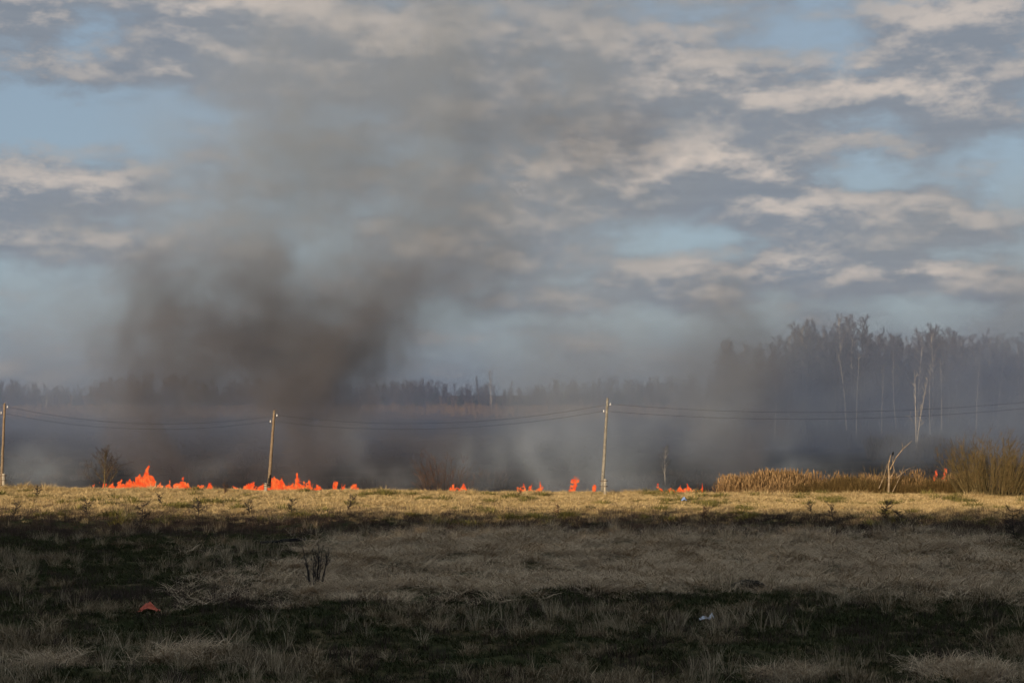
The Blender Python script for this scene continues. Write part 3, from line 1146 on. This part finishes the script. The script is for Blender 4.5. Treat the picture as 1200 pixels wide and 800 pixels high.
def scatter(name, label, cat, kind, mat_name, pts, rz, scl, tilt=0.12, seed=0, n=4):
    """one stuff object: tufts instanced on given points"""
    pts = np.asarray(pts)
    rs = np.random.RandomState(seed)
    me = bpy.data.meshes.new(name)
    me.from_pydata(pts.tolist(), [], [])
    N_ = len(pts)
    ra = me.attributes.new('rot', 'FLOAT_VECTOR', 'POINT')
    rot = np.stack([rs.normal(0, tilt, N_), rs.normal(0, tilt, N_), rz], -1).astype(np.float32)
    ra.data.foreach_set('vector', rot.ravel())
    sa = me.attributes.new('scl', 'FLOAT', 'POINT')
    sa.data.foreach_set('value', np.asarray(scl, np.float32))
    ia = me.attributes.new('idx', 'INT', 'POINT')
    ia.data.foreach_set('value', rs.randint(0, n, N_).astype(np.int32))
    me.materials.append(M[mat_name])
    o = bpy.data.objects.new(name, me)
    COL.objects.link(o)
    t = bpy.data.node_groups.new('scatter_' + name, 'GeometryNodeTree')
    t.interface.new_socket('Geometry', in_out='INPUT', socket_type='NodeSocketGeometry')
    t.interface.new_socket('Geometry', in_out='OUTPUT', socket_type='NodeSocketGeometry')
    gi, go = t.nodes.new('NodeGroupInput'), t.nodes.new('NodeGroupOutput')
    ci = t.nodes.new('GeometryNodeCollectionInfo')
    ci.inputs['Collection'].default_value = sources(kind, mat_name, n)
    ci.inputs['Separate Children'].default_value = True
    ci.inputs['Reset Children'].default_value = True
    ip = t.nodes.new('GeometryNodeInstanceOnPoints')
    ip.inputs['Pick Instance'].default_value = True

    def attr(nm, ty):
        a = t.nodes.new('GeometryNodeInputNamedAttribute')
        a.data_type = ty
        a.inputs['Name'].default_value = nm
        return a.outputs[0]
    t.links.new(gi.outputs[0], ip.inputs['Points'])
    t.links.new(ci.outputs[0], ip.inputs['Instance'])
    t.links.new(attr('idx', 'INT'), ip.inputs['Instance Index'])
    t.links.new(attr('rot', 'FLOAT_VECTOR'), ip.inputs['Rotation'])
    t.links.new(attr('scl', 'FLOAT'), ip.inputs['Scale'])
    t.links.new(ip.outputs[0], go.inputs[0])
    md = o.modifiers.new('scatter', 'NODES')
    md.node_group = t
    tag(o, label, cat, kind='stuff')
    return o


rs = np.random.RandomState(12)


def spread(n, y0, y1, margin=9.0, power=1.0):
    """random ground points inside the view wedge, density even per square metre times (1/y)^(power-1)"""
    out = []
    while len(out) < n:
        y = rs.uniform(y0, y1, 4 * n)
        half = y * 600 / F + margin
        keep = rs.uniform(0, 1, 4 * n) < half / (y1 * 600 / F + margin) * (y0 / y) ** (power - 1)
        x = rs.uniform(-1, 1, 4 * n) * half
        out = list(out) + list(zip(x[keep], y[keep]))
    a = np.array(out[:n])
    return a[:, 0], a[:, 1]


def photo_px(x, y):
    return 600 + F * x / y, HOR + F * EYE / y


def band(v, lo, hi, soft):
    return sstep(v, lo - soft, lo + soft) * (1 - sstep(v, hi - soft, hi + soft))


# where each kind of growth stands on the meadow (metres: x to the right, y away from the viewer)
def zones(x, y):
    wob = (fbm(x, y, 0.09, 55, 3) - .5) * 14
    px, py = photo_px(x, y)
    straw = band(y + wob * .5, 59, 84, 3.0) * sstep(x + wob * .6, -11, -5.5) * (1 - sstep(x - wob * .4, 21, 26))
    straw = np.maximum(straw, 0.55 * band(y + wob * .5, 58, 80, 4) * sstep(x, -17, -9) * (fbm(x, y, .25, 61, 3) > .5))
    green = np.clip(band(y + wob, 48, 59, 3) + band(y + wob, 64, 80, 4) * (1 - sstep(x, -16, -9)), 0, 1)
    heath = np.clip(band(y + wob * .6, 84, 96, 2.5) + 0.9 * band(x + wob * .3, -18, -9, 2.0) * band(y, 54.5, 60, 1.5), 0, 1)
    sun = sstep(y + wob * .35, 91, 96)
    return straw, green, heath, sun


def z_of(x, y, dz_=0.0):
    return np.stack([x, y, ground_z(x, y) + dz_], -1)


# flattened straw
x, y = spread(26000, 38, 98, 6)
st, gr, he, su = zones(x, y)
k = rs.uniform(0, 1, len(x)) < np.clip(st * (.35 + 1.0 * sstep(fbm(x, y, .55, 401, 3), .36, .56)), 0, 1)
x, y = x[k], y[k]
for px, py, rad, n_ in ((425, 655, 1.4, 70), (398, 665, 1.0, 40), (545, 640, 1.5, 70), (580, 640, 1.0, 40), (790, 637, 1.6, 80), (1020, 652, 1.5, 70), (700, 690, 1.2, 40), (1130, 793, 1.1, 110), (1100, 640, 1.2, 50), (60, 775, 1.0, 40), (215, 770, 1.0, 40), (930, 790, .8, 30)):
    y0 = F * EYE / (py - HOR)
    x = np.concatenate([x, rs.normal(at_x(px, y0), rad * .6, n_)])
    y = np.concatenate([y, rs.normal(y0, rad * .8, n_)])
scatter('straw', 'pale flattened straw lying in a wide band across the dark meadow', 'straw', 'straw', 'g_straw', z_of(x, y),
        (fbm(x, y, .2, 91, 3) - .5) * 3.0 + np.where(rs.uniform(0, 1, len(x)) < .3, math.pi, 0), rs.uniform(.65, 1.15, len(x)), 0.14, 1)
# short dark green grass everywhere on the near meadow
x, y = spread(34000, 36, 99, 5)
st, gr, he, su = zones(x, y)
k = rs.uniform(0, 1, len(x)) < np.clip(0.55 + .6 * gr - .9 * st - .6 * he - .8 * su, 0.03, 1)
x, y = x[k], y[k]
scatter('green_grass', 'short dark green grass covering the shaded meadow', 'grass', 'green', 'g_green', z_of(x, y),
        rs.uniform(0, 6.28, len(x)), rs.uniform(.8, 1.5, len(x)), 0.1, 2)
# dry tussocks
x, y = spread(26000, 36, 99, 5)
st, gr, he, su = zones(x, y)
cl = fbm(x, y, .32, 71, 4)
near = 1 - sstep(y, 46, 58)
k = rs.uniform(0, 1, len(x)) < np.clip(sstep(cl, .48, .68) * (.55 - .2 * gr + .15 * near) + .05 - .5 * he - .75 * st - .6 * su, 0, 1)
x, y = x[k], y[k]
scatter('dry_grass', 'drooping tan tussock grass scattered over the shaded meadow', 'grass', 'dry', 'g_dry', z_of(x, y),
        rs.uniform(0, 6.28, len(x)), .40 + .75 * sstep(cl[k], .48, .75) + rs.uniform(-.15, .3, len(x)), 0.25, 3)
# tall pale stems
x, y = spread(9000, 36, 92, 5)
st, gr, he, su = zones(x, y)
cl = fbm(x, y, .22, 171, 4)
edge_ = band(y + (fbm(x, y, .09, 55, 3) - .5) * 7, 80, 86, 1.5) * sstep(x, -14, -6)
k = rs.uniform(0, 1, len(x)) < np.clip(sstep(cl, .52, .70) * (.45 - .42 * st - .4 * he) + .35 * edge_, 0, 1) * (1 - su)
x, y = x[k], y[k]
scatter('tall_grass', 'tall thin pale grass stems standing over the shaded meadow', 'grass', 'tall', 'g_stem', z_of(x, y),
        rs.uniform(0, 6.28, len(x)), rs.uniform(.6, 1.1, len(x)), 0.12, 4)
# dead dark stems
x, y = spread(22000, 36, 104, 6)
st, gr, he, su = zones(x, y)
k = rs.uniform(0, 1, len(x)) < np.clip(.12 + .25 * sstep(fbm(x, y, .4, 811, 3), .48, .62) + he * .9 - .3 * st, 0, 1) * (1 - .8 * sstep(y, 97, 103))
x, y = x[k], y[k]
scatter('dead_stems', 'dark purple-brown dead stems in the shaded meadow', 'dead plants', 'heath', 'g_heath', z_of(x, y),
        rs.uniform(0, 6.28, len(x)), rs.uniform(.6, 1.2, len(x)), 0.1, 5)
# cropped yellow grass up to the crest
x, y = spread(36000, 88, 121, 10)
st, gr, he, su = zones(x, y)
k = rs.uniform(0, 1, len(x)) < np.clip(.1 + su, 0, 1)
x, y = x[k], y[k]
cl = fbm(x, y, .5, 141, 3)
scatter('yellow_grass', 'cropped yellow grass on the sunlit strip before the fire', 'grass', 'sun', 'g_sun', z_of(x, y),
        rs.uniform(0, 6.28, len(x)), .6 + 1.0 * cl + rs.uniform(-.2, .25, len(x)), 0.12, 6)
x, y = spread(9000, 88, 120, 10)
cl = fbm(x, y, .45, 241, 4)
k = rs.uniform(0, 1, len(x)) < sstep(cl + .06 * sstep(x, 0, 20), .52, .64) * .8
x, y = x[k], y[k]
scatter('green_tussocks', 'small rounded green tussocks on the sunlit strip before the fire', 'grass', 'moss', 'g_moss', z_of(x, y),
        rs.uniform(0, 6.28, len(x)), .6 + 1.5 * sstep(fbm(x, y, .8, 611, 2), .55, .8) + rs.uniform(0, .3, len(x)), 0.1, 7)
# dry fringe on the crest
x, y = spread(2600, 113.5, 121.5, 10)
scatter('crest_grass', 'ragged dry grass fringe along the crest of the field', 'grass', 'dry', 'g_sun', z_of(x, y),
        rs.uniform(0, 6.28, len(x)), .35 + 1.0 * fbm(x, y, .6, 711, 3) ** 2 * 2 + rs.uniform(-.1, .15, len(x)), 0.15, 8)

# reeds
def reed_points(n, p0, p1, y0, y1):
    y = rs.uniform(y0, y1, n)
    px = rs.uniform(p0, p1, n)
    return (px - 600) * y / F, y


x, y = reed_points(420, 838, 932, 121, 128)
kr = rs.uniform(0, 1, 420) < sstep(600 + F * x / y, 836, 885)
x, y = x[kr], y[kr]
x2, y2 = reed_points(190, 915, 1150, 123.0, 128)
x3, y3 = reed_points(120, 1185, 1300, 124, 130)
x, y = np.concatenate([x, x2, x3]), np.concatenate([y, y2, y3])
scatter('golden_reeds', 'golden dry reeds at the edge of the field, right of the flames', 'reeds', 'reed', 'reed', z_of(x, y),
        rs.uniform(0, 6.28, len(x)), .62 + .5 * vnoise(x, y, .6, 19) + rs.uniform(-.14, .14, len(x)), 0.09, 9)
x, y = reed_points(560, 922, 1150, 120.5, 126)
scatter('olive_scrub', 'olive-brown twiggy growth in front of the reeds on the right', 'scrub', 'scrub', 'reed_olive', z_of(x, y),
        rs.uniform(0, 6.28, len(x)), .72 + .55 * vnoise(x, y, .45, 15) + rs.uniform(-.15, .15, len(x)), 0.1, 10)
# far russet reed belt
y = rs.uniform(560, 900, 2600)
x = rs.uniform(-360, 420, 2600) * y / 900
k = fbm(x, y, .012, 33, 3) > .42
x, y = x[k], y[k]
scatter('far_reeds', 'russet band of dry reeds far across the marsh below the distant wood', 'reeds', 'reed', 'reed', z_of(x, y),
        rs.uniform(0, 6.28, len(x)), rs.uniform(1.0, 1.8, len(x)), 0.05, 11)
# dark brush at the foot of the birch wood
y = rs.uniform(252, 300, 1500)
x = (rs.uniform(835, 1330, 1500) - 600) * y / F
yb_ = rs.uniform(203, 228, 140)
x, y = np.concatenate([x, (rs.uniform(1020, 1135, 140) - 600) * yb_ / F]), np.concatenate([y, yb_])
scatter('wood_brush', 'dark leafless brush along the foot of the smoky birch wood', 'brush', 'scrub', 'dark_shrub', z_of(x, y),
        rs.uniform(0, 6.28, len(x)), rs.uniform(.7, 2.0, len(x)), 0.1, 13)
# burnt stubble on the marsh
y = rs.uniform(122, 330, 4200)
x = rs.uniform(-.42, .5, 4200) * y
k = fbm(x, y, .05, 43, 3) > .46
x, y = x[k], y[k]
scatter('burnt_stubble', 'blackened stubble on the burnt marsh behind the flames', 'stubble', 'heath', 'dark_shrub', z_of(x, y),
        rs.uniform(0, 6.28, len(x)), rs.uniform(1.0, 2.6, len(x)), 0.15, 12)

# ------------------------------------------------------------------ bare saplings on the meadow
SAP = [
    (13, 606, 19, 'small dark sapling on the light strip at the far left'),
    (103, 606, 18, 'spreading dark sapling on the light strip below the small bare tree'),
    (163, 622, 30, 'dark sapling rooted in the shade whose top crosses the light strip, lower left'),
    (190, 592, 12, 'faint little sapling in the light grass below the tall flame tongue'),
    (233, 605, 17, 'thin dark sapling on the light strip left of the charred pole'),
    (293, 604, 15, 'wiry sapling on the shade edge, left of the charred pole'),
    (340, 605, 18, 'twiggy sapling on the shade edge below the tall knotted flame'),
    (406, 600, 18, 'crooked black sapling leaning right on the light strip left of centre'),
    (369, 688, 44, 'tall spiky dark sapling standing in front of the flattened straw'),
    (655, 606, 13, 'low russet sapling on the shade edge left of the grey leaning pole'),
    (822, 610, 16, 'low russet sapling on the shade edge below the ragged right fire'),
    (952, 603, 14, 'small dark sapling on the light strip below the golden reeds'),
    (977, 609, 17, 'dark sapling on the shade edge below the olive scrub'),
    (1040, 614, 22, 'dense dark sapling on the shade edge, left one of a touching pair'),
    (1057, 615, 19, 'low spreading dark sapling, right one of a touching pair'),
    (1193, 634, 34, 'leaning dark sapling at the right edge of the picture'),
    (42, 583, 13, 'thin sapling on the crest beside the leftmost pole'),
    (262, 581, 13, 'small russet sapling on the crest between the left fires'),
    (608, 584, 10, 'small brown sapling on the crest before the pale smoke'),
]
for i, (px, pb, hp, lab) in enumerate(SAP):
    y = F * EYE / (pb - HOR)
    for _ in range(4):
        y = F * (EYE - gz(at_x(px, y), y)) / (pb - HOR)
    y = min(y, 117.5)
    X0 = at_x(px, y)
    h = hp * y / F
    lean = {7: .35, 15: -.45, 8: .0}.get(i, random.Random(i).uniform(-.2, .2))
    rus = 'russet' in lab or 'brown' in lab
    geo = bushy(560, h * 1.6, .8, 9, tw=.017, upright=1.0, subs=9, twigs=3, base=.3) if i == 8 else sapling(500 + i, h * 1.08, 0.021, lean, 26 if i in (13, 14) else 16)
    t = plant('sapling', geo, (M['dark_shrub'], M['rust_shrub'] if rus else M['dark_shrub']),
              (X0, y, gz(X0, y)), ('stem', 'branches'))
    tag(t, lab, 'sapling', 'bare saplings on the meadow')


# ------------------------------------------------------------------ litter, plank, mole hills
def on_ground(px, py):
    y = F * EYE / (py - HOR)
    for _ in range(4):
        y = F * (EYE - gz(at_x(px, y), y)) / (py - HOR)
    return Vector((at_x(px, y), y, gz(at_x(px, y), y)))


def crumpled(name, m, loc, sx, sy, sz, seed, label, cat, lift=.12):
    """creased sheet folded up in the middle, with thickness"""
    rg = random.Random(seed)
    n = 7
    g = Geo()
    H = {}
    for i in range(n):
        for j in range(n):
            u, v = i / (n - 1) - .5, j / (n - 1) - .5
            ridge = max(0, 1 - abs(u * 2.0 + .25 * math.sin(5 * v)))
            z = sz * (ridge ** 1.3 * (.7 + .3 * math.cos(6 * v)) + rg.uniform(-.12, .12)) + .02
            H[i, j] = len(g.v)
            g.v.append(Vector((u * sx + rg.uniform(-.05, .05) * sx, v * sy + rg.uniform(-.05, .05) * sy, max(z, .01))))
    top = len(g.v)
    g.v += [v - Vector((0, 0, .012)) for v in g.v[:top]]
    for i in range(n - 1):
        for j in range(n - 1):
            a, b, c, d = H[i, j], H[i + 1, j], H[i + 1, j + 1], H[i, j + 1]
            g.f.append((a, b, c, d))
            g.f.append((d + top, c + top, b + top, a + top))
    for i in range(n - 1):
        for a, b in ((H[i, 0], H[i + 1, 0]), (H[i + 1, n - 1], H[i, n - 1]), (H[0, i + 1], H[0, i]), (H[n - 1, i], H[n - 1, i + 1])):
            g.f.append((b, a, a + top, b + top))
    o = g.build(name, m, smooth_=False)
    o.location = loc + Vector((0, 0, lift))
    tag(o, label, cat)
    return o


crumpled('plastic_sheet', M['orange'], on_ground(175, 719), .75, .5, .34, 3, 'crumpled orange-red plastic sheet lying in the dark grass', 'litter')
crumpled('paper_scrap', M['white'], on_ground(826, 730), .36, .26, .13, 4, 'flat white paper scrap in the dark grass, left piece of two', 'litter', .14)
crumpled('paper_scrap', M['white'], on_ground(834, 728.5), .2, .2, .2, 5, 'small balled white paper scrap, right piece of two', 'litter', .14)
crumpled('plastic_scrap', M['blue'], on_ground(801.5, 589), .38, .3, .32, 6, 'pale blue plastic scrap on the light strip below the ragged fire', 'litter', .16)


def heap(loc, w, h, seed, label, cat='molehill', m='soil'):
    rg = random.Random(seed)
    g = Geo()
    n, r_ = 14, 5
    for i in range(r_):
        t = i / (r_ - 1)
        for k in range(n):
            a = 6.2832 * k / n
            rr = w * .5 * math.cos(t * 1.45) * rg.uniform(.85, 1.15)
            g.v.append(Vector((math.cos(a) * rr, math.sin(a) * rr * .8, h * math.sin(t * 1.5708) * rg.uniform(.85, 1.1) - .05)))
    for i in range(r_ - 1):
        for k in range(n):
            k2 = (k + 1) % n
            g.f.append((i * n + k, i * n + k2, (i + 1) * n + k2, (i + 1) * n + k))
    g.f.append(tuple((r_ - 1) * n + k for k in range(n)))
    o = g.build('molehill', M[m])
    o.location = loc
    tag(o, label, cat)


heap(on_ground(878, 688), 1.5, .34, 1, 'dark heap of earth half covered by the flattened straw')
heap(on_ground(907, 683), 1.1, .30, 2, 'lower dark heap of earth right of the bigger one in the straw')
heap(on_ground(137, 702), .5, .28, 3, 'small black heap of earth left of the orange sheet')
p0, p1 = on_ground(305, 640), on_ground(357, 637)
g = Geo()
L = (p1 - p0).length
g.box((0, 0, 0), (L, .25, .10))
g.box((L * .2, .01, .075), (L * .5, .16, .05))
pl = g.build('plank', M['plank'], smooth_=False)
pl.location = (p0 + p1) / 2 + Vector((0, 0, .22))
pl.rotation_euler = (0, -math.asin((p1.z - p0.z) / L), math.atan2(p1.y - p0.y, p1.x - p0.x))
tag(pl, 'blackened plank lying in the grass behind the tall spiky sapling', 'plank')
p0 = on_ground(1180, 582) if False else Vector((at_x(1184, 117), 117, gz(at_x(1184, 117), 117)))
g = Geo()
g.tube([(-1.6, 0, .12), (-.5, .1, .2), (.6, 0, .17), (1.9, .05, .22)], [.12, .17, .16, .10], 8)
lg = g.build('charred_log', M['char'])
lg.location = p0
tag(lg, 'charred log lying at the foot of the big willow bush', 'log')


# ------------------------------------------------------------------ smoke
def smoke(name, label, blobs, y_ref, lo, hi, vox, colour, density, aniso=0.0, warp=(7.0, 2.0), contrast=(.36, .62), base=None, seed=0.0, floor=0.15, scale=0.085):
    """blobs: (px, row, half width px, half height px, distance, half depth m, weight): soft ellipsoids of smoke, stirred by noise"""
    t = field_group('field_' + name)
    P_ = X(t.nodes.new('GeometryNodeInputPosition').outputs[0])
    x, y, z = split(P_)
    n1 = noise(vec(x + seed, y, z), 0.055, 2, .5, colour=True)
    n2 = noise(vec(x + seed, y, z), 0.22, 3, .55, colour=True)
    a1, b1_, c1_ = split(n1)
    a2, b2_, c2_ = split(n2)
    xw = x + (a1 - .5) * (warp[0] * 5) + (a2 - .5) * (warp[1] * 5)
    yw = y + (b1_ - .5) * (warp[0] * 5) + (b2_ - .5) * (warp[1] * 5)
    zw = z + (c1_ - .5) * (warp[0] * 5) + (c2_ - .5) * (warp[1] * 5)
    field = None
    for px, py, hw, hh, yb, hd, w in blobs:
        c = at(px, py, yb)
        s = F / yb
        ax = (xw - c.x) / (hw / s)
        ay = (yw - yb) / hd
        az = (zw - c.z) / (hh / s)
        r2 = ax * ax + ay * ay + az * az
        g_ = xmath('EXPONENT', r2 * -1.3) * w
        field = g_ if field is None else field + g_
    if base:
        field = base(x, y, z, zw) if field is None else field + base(x, y, z, zw)
    n3 = noise(vec(xw + seed, yw, zw * .65), scale, 5, .58)
    field = field * (smooth(n3, contrast[0], contrast[1]) * (1 - floor) + floor) * density
    # fade out towards the box sides so that no face shows
    e = None
    for c, l_, h_, f0, f1 in ((x, lo[0], hi[0], 6, 6), (y, lo[1], hi[1], 3, 10), (z, lo[2], hi[2], 0.01, 8)):
        k_ = xclamp((c - l_) / f0) * xclamp((h_ - c) / f1)
        e = k_ if e is None else e * k_
    field = xmax(field * e - 0.0004, 0.0)
    vc = t.nodes.new('GeometryNodeVolumeCube')
    vc.inputs['Min'].default_value = lo
    vc.inputs['Max'].default_value = hi
    for k_, nm in enumerate(('Resolution X', 'Resolution Y', 'Resolution Z')):
        vc.inputs[nm].default_value = max(8, int((hi[k_] - lo[k_]) / vox[k_]))
    t.links.new(field.s, vc.inputs['Density'])
    m = bpy.data.materials.new(name)
    m.use_nodes = True
    m.node_tree.nodes.clear()
    pv = m.node_tree.nodes.new('ShaderNodeVolumePrincipled')
    pv.inputs['Color'].default_value = (*colour, 1)
    pv.inputs['Density'].default_value = 1.0
    pv.inputs['Density Attribute'].default_value = 'density'
    pv.inputs['Anisotropy'].default_value = aniso
    mo = m.node_tree.nodes.new('ShaderNodeOutputMaterial')
    m.node_tree.links.new(pv.outputs[0], mo.inputs['Volume'])
    sm = t.nodes.new('GeometryNodeSetMaterial')
    sm.inputs['Material'].default_value = m
    t.links.new(vc.outputs[0], sm.inputs[0])
    go = t.nodes.new('NodeGroupOutput')
    t.links.new(sm.outputs[0], go.inputs[0])
    g = Geo()
    g.box([(a + b) / 2 for a, b in zip(lo, hi)], [b - a for a, b in zip(lo, hi)])
    o = g.build(name, m, smooth_=False)
    md = o.modifiers.new('smoke', 'NODES')
    md.node_group = t
    tag(o, label, 'smoke', kind='stuff')
    return o


DARK = [
    (185, 550, 36, 40, 128, 5, 1.1), (175, 500, 40, 45, 129, 6, 1.1), (195, 450, 48, 45, 131, 7, .85), (225, 400, 80, 55, 133, 9, .55),
    (270, 350, 100, 55, 134, 10, .42), (330, 380, 90, 50, 134, 9, .35), (300, 430, 80, 40, 134, 8, .35),
    (365, 550, 30, 30, 127, 5, .9), (350, 510, 38, 40, 128, 6, 1.0), (365, 455, 42, 50, 130, 6, .85), (385, 405, 44, 40, 131, 7, .6),
    (430, 380, 50, 45, 132, 8, .6), (470, 340, 60, 40, 133, 8, .4), (430, 505, 50, 40, 132, 6, .8), (470, 545, 80, 30, 132, 6, .3),
    (260, 550, 70, 30, 131, 6, .25), (250, 500, 90, 40, 136, 6, .25), (80, 520, 120, 45, 140, 7, .15), (520, 545, 34, 30, 130, 5, .6), (580, 545, 40, 30, 136, 5, .2),
    (845, 545, 36, 26, 130, 5, .6), (840, 500, 45, 35, 132, 6, .4), (870, 430, 60, 40, 136, 8, .3),
    (640, 140, 80, 45, 140, 9, .26), (720, 150, 50, 40, 140, 9, .30), (540, 330, 60, 45, 136, 9, .22), (870, 360, 45, 45, 136, 8, .22),
]
smoke('dark_smoke', 'dark brown-grey smoke columns rising behind the flames', DARK, 132, (-58, 122, -1.6), (32, 150, 44), (.55, .9, .5),
      (0.265, 0.26, 0.28), 0.31, 0.0, (2.2, 2.6), (.38, .62), seed=11.0, floor=.12, scale=.20)

GREY = [
    (270, 220, 110, 120, 142, 11, .55), (610, 220, 120, 110, 144, 11, .4), (200, 330, 110, 70, 143, 10, .4), (380, 90, 120, 80, 144, 11, .5),
    (330, 300, 130, 110, 142, 12, .8), (430, 200, 150, 110, 143, 12, 1.15), (500, 110, 170, 100, 144, 12, 1.0), (640, 90, 150, 90, 144, 12, .6),
    (570, 300, 130, 90, 143, 12, .55), (560, 10, 260, 70, 144, 12, .5), (240, 420, 130, 80, 142, 12, .7), (400, 420, 130, 60, 142, 12, .6),
    (720, 420, 100, 80, 143, 10, .75), (800, 480, 90, 70, 142, 10, .9), (690, 520, 100, 60, 140, 9, .8), (840, 400, 110, 80, 143, 10, .6),
    (630, 450, 50, 45, 142, 9, .5), (1060, 260, 70, 80, 146, 10, .45), (1180, 330, 90, 150, 146, 10, .65), (960, 380, 120, 50, 146, 10, .25),
    (60, 420, 120, 60, 146, 10, .35), (700, 250, 120, 70, 144, 10, .3), (900, 540, 100, 40, 142, 8, .4),
    (860, 120, 160, 120, 146, 10, .22), (1000, 480, 200, 60, 146, 10, .3),
]
smoke('grey_smoke', 'broad drifting veil of warm grey smoke filling the sky', GREY, 142, (-66, 126, -1.6), (74, 166, 58), (.75, 1.3, .75),
      (0.55, 0.60, 0.655), 0.085, 0.0, (4.5, 3.6), (.38, .60), seed=21.0, floor=.22, scale=.11)

PALE = [
    (55, 562, 45, 24, 124, 3, 1.0), (20, 555, 40, 20, 126, 3, .5), (400, 540, 26, 34, 126, 3, .7), (395, 520, 22, 30, 126, 3, .5), (545, 545, 22, 26, 127, 3, .6), (600, 565, 60, 20, 125, 3, .7), (640, 540, 70, 40, 132, 5, .7),
    (700, 560, 80, 26, 128, 4, .6), (247, 555, 18, 16, 126, 2.5, .5), (765, 572, 22, 14, 124, 2.5, .6), (950, 552, 34, 16, 136, 4, .8), (720, 520, 60, 50, 134, 5, .4),
    (480, 572, 90, 9, 126, 3, .5), (1110, 510, 60, 20, 160, 5, .7),
]
smoke('pale_smoke', 'thin pale blue-grey smoke curling low over the burnt ground', PALE, 128, (-52, 121, -1.6), (60, 166, 14), (.5, .8, .45),
      (0.70, 0.78, 0.86), 0.15, 0.0, (2.0, 1.2), (.36, .60), seed=47.0, floor=.15, scale=.22)


def layer(x, y, z, zw):
    hgt = xclamp(1.0 - (zw + 1.0) / 34.0)
    return hgt * hgt * 0.9


smoke('smoke_haze', 'blue-grey smoke haze lying over the whole marsh to the far wood', [
    (1000, 470, 260, 80, 240, 40, 1.3), (1150, 460, 140, 100, 230, 40, 1.2), (900, 500, 200, 40, 220, 40, .8), (200, 500, 400, 40, 230, 50, .5), (1060, 518, 170, 26, 200, 22, 2.2), (1150, 500, 110, 34, 210, 25, 1.4)],
      220, (-190, 165, -2.5), (230, 420, 46), (4.0, 6.0, 2.0), (0.265, 0.33, 0.475), 0.0110, 0.0, (14, 4), (.30, .62), base=layer, seed=80.0, floor=.5, scale=.02)  # low albedo puts the shade of cloud and smoke into the haze colour
print('faces', sum(len(o.data.polygons) for o in scene.objects if o.type == 'MESH'))
